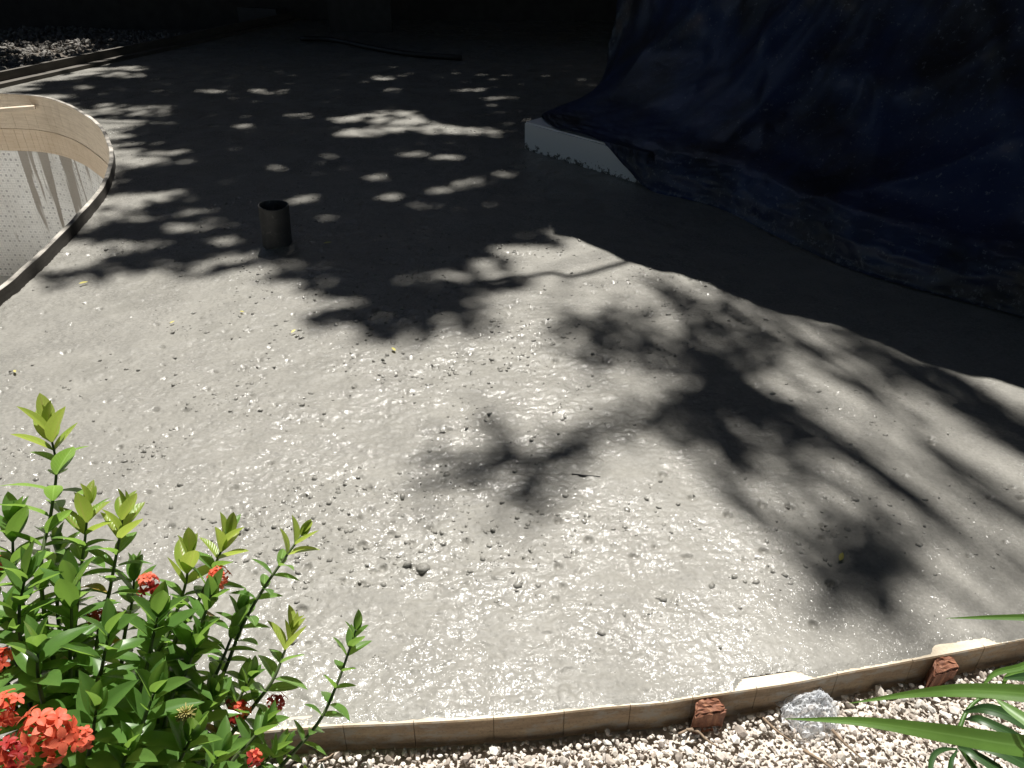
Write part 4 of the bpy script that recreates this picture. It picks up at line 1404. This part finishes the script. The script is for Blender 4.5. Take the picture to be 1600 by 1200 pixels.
# tall palmate tree behind the porch: rosettes of long leaflets
tC = empty('palmate_tree', (3.7, 7.6, -.12)); tag(tC, 'tall tree behind the porch with rosettes of long narrow leaflets', 'tree')
ROS = [  # (height, centre px, [tip px and width m])
    (5.6, (1098, 592), [((1069, 499), .11), ((1010, 520), .07), ((985, 560), .08), ((950, 690), .10), ((1000, 668), .09), ((1177, 756), .15), ((1130, 735), .13), ((1258, 716), .10),
                        ((1335, 712), .15), ((1290, 640), .12), ((1230, 560), .12), ((1180, 520), .09), ((1120, 540), .14), ((1060, 700), .05)]),
    (5.4, (1335, 848), [((1262, 830), .10), ((1412, 985), .15), ((1268, 978), .12), ((1386, 790), .10), ((1430, 920), .06), ((1285, 880), .05), ((1450, 850), .04)]),
    (5.2, (822, 722), [((640, 756), .10), ((650, 706), .05), ((752, 640), .07), ((940, 694), .12), ((1000, 626), .09), ((842, 830), .07), ((770, 690), .08), ((900, 760), .05), ((790, 810), .04)]),
    (5.8, (925, 512), [((880, 496), .07), ((956, 562), .09), ((862, 470), .05), ((1000, 520), .07), ((970, 470), .05), ((1040, 480), .07), ((920, 580), .04)]),
    (5.9, (1120, 470), [((1040, 448), .06), ((1180, 500), .09), ((1210, 540), .07), ((1090, 520), .07), ((1150, 440), .06)]),
    (6.2, (1420, 560), [((1350, 530), .08), ((1300, 505), .06), ((1460, 590), .08), ((1490, 620), .07), ((1380, 600), .04)]),
    (5.0, (700, 470), [((590, 500), .07), ((560, 470), .06), ((640, 540), .07), ((760, 530), .06), ((780, 480), .08), ((560, 520), .05)]),
]
parts = []
centres = []
rr = random.Random(5)
for h, c, tips in ROS:
    h += 5.2
    C = lift(gp(*c), h); centres.append(C)
    for (u, v), w in tips:
        T = lift(gp(u, v), h - .15 - .25 * rr.random())
        n = 6
        mid = C.lerp(T, .5) + Vector((0, 0, .08))
        Q = catmull([C, mid, T], 4)
        V, F = [], []
        for i, p in enumerate(Q):
            t = i / (len(Q) - 1)
            dd = (Q[min(i + 1, len(Q) - 1)] - Q[max(i - 1, 0)]).normalized()
            sd = dd.cross(S2).normalized()
            ww = w * .31 * (math.sin(math.pi * (.08 + .88 * t)) ** .7)
            for sx in (-1, 0, 1):
                V.append(p + sd * sx * ww + Vector((0, 0, -.15 * ww * abs(sx))))
        for i in range(len(Q) - 1):
            for k in range(2):
                a = i * 3 + k; F.append((a, a + 1, a + 4, a + 3))
        parts.append((V, F))
V, F = merge(parts)
rr_s = np.random.default_rng(57)
# loose leaves along the leaflets break up their outline
cpts = []
for V_, F_ in parts:
    for p in V_[7::2]:
        for q in range(2):
            cpts.append((p.x + rr.gauss(0, .03), p.y + rr.gauss(0, .03), p.z + rr.gauss(0, .15)))
SOFT = [tuple(gp(u, v))[:2] for u, v in ((800, 470), (880, 440), (1000, 440), (1200, 500), (1360, 690), (1230, 780), (1090, 700), (1000, 600), (860, 560))]
sx_, sy_ = rr_s.uniform(-.4, 1.9, 3000), rr_s.uniform(1.6, 3.7, 3000)
kk = in_poly(sx_, sy_, SOFT) & (fbm(sx_ * 2.2 + sy_ * 1.2, sy_ * 4.5 - sx_ * 3, 991, 3) > .47)
for x_, y_ in zip(sx_[kk], sy_[kk]):
    cpts.append(tuple(lift(Vector((x_, y_, 0)), rr.uniform(9.0, 11.5))))
leaf_cloud('leaf_spray', np.array(cpts), .10, .032, tC, 47, M['crown'])
cr = mesh_obj('crown', V, F, M['crown']); cr['kind'] = 'stuff'; keep_world(cr, tC)
twig_a, twig_b = lift(gp(735, 441), 5.4), lift(gp(975, 410), 5.6)
branches((3.7, 7.6, -.15), (3.3, 9.0, 9.4), centres, tC, .05, 12)
V, F = tube(catmull([twig_a, (twig_a + twig_b) / 2 + Vector((0, 0, .05)), twig_b, Vector((3.0, 7.9, 6.4))], 6), [.012 + .02 * i / 18 for i in range(19)], 6)
keep_world(mesh_obj('branch', V, F, M['bark']), tC)

# feather palm further back, whose leaflets draw the soft parallel streaks
tD = empty('coconut_palm', (5.2, 6.6, -.12)); tag(tD, 'tall feather palm beyond the porch with drooping fronds', 'palm')
parts = []
HP = 8.6
r2 = random.Random(9)
ends = []
for (a, b) in (((1480, 600), (1800, 800)),):
    A = lift(gp(*a), HP - .6); B = lift(gp(*b), HP)
    ends.append(B)
    ax = (A - B).normalized()
    sd = ax.cross(Vector((0, 0, 1))).normalized()
    Q = catmull([B, A.lerp(B, .5) + Vector((0, 0, .25)), A], 10)
    parts.append(tube(Q, [.022 * (1 - .8 * i / (len(Q) - 1)) for i in range(len(Q))], 6))
    for i in range(2, len(Q)):
        for rep in (0,):
            for sg in (1, -1):
                p = Q[i] if rep == 0 else Q[i].lerp(Q[i - 1], .5)
                d = (ax * .9 + sd * sg * .45 + Vector((0, 0, -.25 - .3 * r2.random()))).normalized()
                ln = .62 * r2.uniform(.8, 1.15) * (1 - .4 * i / len(Q))
                x = d.cross(S2).normalized() * (.010 + .006 * r2.random())
                V = [p - x * .4, p + d * ln * .4 - x, p + d * ln, p + d * ln * .4 + x, p + x * .4]
                parts.append((V, [(0, 1, 2, 3, 4)]))
# single long leaflets added loose overhead, on no frond, to cast streaks
sp_a, sp_b = gp(1200, 560), gp(1580, 850)
dirg = (sp_b - sp_a).normalized()
PENUM = [tuple(gp(u, v))[:2] for u, v in ((1010, 520), (1040, 440), (1260, 480), (1700, 680), (1800, 1000), (1480, 1005), (1300, 960), (1180, 840), (1080, 760), (1040, 640))]
cnt = 0
while cnt < 140:
    x, y = r2.uniform(.2, 2.4), r2.uniform(1.2, 3.6)
    if not bool(in_poly(np.array([x]), np.array([y]), PENUM)[0]): continue
    cnt += 1
    hgt = r2.uniform(8.5, 12.5)
    c = lift(Vector((x, y, 0)), hgt)
    d = (dirg + Vector((r2.uniform(-.22, .22), r2.uniform(-.22, .22), r2.uniform(-.3, .1)))).normalized()
    ln = r2.uniform(.5, .95); xw = d.cross(S2).normalized() * r2.uniform(.008, .024)
    parts.append(([c - d * ln * .5, c - d * ln * .2 - xw, c + d * ln * .5, c - d * ln * .2 + xw], [(0, 1, 2, 3)]))
V, F = merge(parts)
fo = mesh_obj('crown', V, F, M['crown']); fo['kind'] = 'stuff'; keep_world(fo, tD)
branches((5.2, 6.6, -.15), (4.9, 6.3, HP + .2), ends, tD, .06, 21)

# ------------------------------------------------------------------ unseen trees added around the yard to block sky light
def sky_block_tree(x, y, h, rad, n, leaf, label, seed, low=1.2):
    t = empty('sky_block_tree', (x, y, -.12)); tag(t, label, 'tree', 'added sky blocking trees around the yard')
    r = np.random.default_rng(seed)
    # clumps of leaves on an uneven crown
    k = 26
    th = r.random(k) * 2 * np.pi; zz = low + (h - low) * r.random(k)
    prof = np.sin(np.clip((zz - low) / (h - low), .05, .95) * np.pi) ** .6
    rr_ = rad * prof * np.sqrt(r.random(k))
    C = np.stack([x + rr_ * np.cos(th), y + rr_ * np.sin(th), zz], -1)
    ci = r.integers(0, k, n)
    P = C[ci] + r.normal(size=(n, 3)) * np.array([rad * .24, rad * .24, rad * .20])
    P[:, 2] = np.maximum(P[:, 2], .1)
    leaf_cloud('crown', P, leaf, leaf * .55, t, seed + 1, M['crown'])
    branches((x, y, -.15), (x + .2, y, h * .45), [tuple(C[q]) for q in range(0, k, 4)], t, .16, seed)
for i, (x, y, h, rad, w) in enumerate((
        (-15, 22, 10, 3.6, 'far back left of the yard'), (-9, 22.5, 11, 3.8, 'behind the left end of the back building'), (-3, 21, 10, 3.6, 'behind the middle of the back building'),
        (3, 21.5, 11, 3.8, 'behind the right half of the back building'), (9, 20, 10, 3.6, 'behind the right end of the back building'), (10, 11, 9, 3.0, 'back right beyond the porch house'),
        (9, 6, 8, 2.6, 'right of the porch house'), (7.5, 1.5, 7, 2.4, 'right of the gravel path'), (-10.5, 6.5, 8, 2.4, 'left beyond the pool'), (-10.5, 1.5, 8, 2.6, 'left of the near pool end'),
        (-7, -4, 7, 2.6, 'behind the gravel path on the left'), (-2, -5, 8, 2.8, 'behind the gravel path in the middle'), (3.5, -4.5, 7, 2.6, 'behind the gravel path on the right'))):
    sky_block_tree(x, y, h + 6, rad + .6, 6000, .5, 'added sky blocking tree ' + w, 900 + i * 7)

# crowns added unseen overhead behind and beside the photographer close the sky except where the sun comes in
def roof_of_leaves(x0, x1, y0, y1, h0, h1, cell, per, trunk, label, seed):
    t = empty('sky_block_crown', (trunk[0], trunk[1], -.12)); tag(t, label, 'tree')
    r = np.random.default_rng(seed)
    gx, gy = np.meshgrid(np.arange(x0, x1, cell), np.arange(y0, y1, cell))
    gx = np.repeat(gx.ravel(), per); gy = np.repeat(gy.ravel(), per)
    gx = gx + (r.random(gx.shape) - .5) * cell * 1.3; gy = gy + (r.random(gx.shape) - .5) * cell * 1.3
    hh = h0 + (h1 - h0) * (.6 * fbm(gx * .5, gy * .5, seed, 2) + .4 * r.random(gx.shape))
    k = hh / S2.z
    P = np.stack([gx + S2.x * k, gy + S2.y * k, hh], -1)
    leaf_cloud('crown', P, .55, .34, t, seed + 1, M['crown'])
    sel = P[r.integers(0, len(P), 8)]
    branches((trunk[0], trunk[1], -.15), (trunk[0], trunk[1] + .2, h0 * .7), [tuple(p) for p in sel], t, .22, seed)
roof_of_leaves(-14, 12, -14, .25, 12, 15, .30, 4, (-1.5, -4.2), 'added sky blocking crown behind the photographer', 1201)
roof_of_leaves(-16, -8.4, .25, 9, 12, 15, .30, 4, (-8.6, 3.8), 'added sky blocking crown on the far side of the pool', 1211)
roof_of_leaves(2.9, 12, .25, 14, 12, 15, .30, 4, (6.4, 3.9), 'added sky blocking crown beyond the porch house', 1221)
roof_of_leaves(-3.2, 2.9, 9.4, 15, 12, 15, .30, 4, (-5.2, 16.2), 'added sky blocking crown over the back building', 1231)
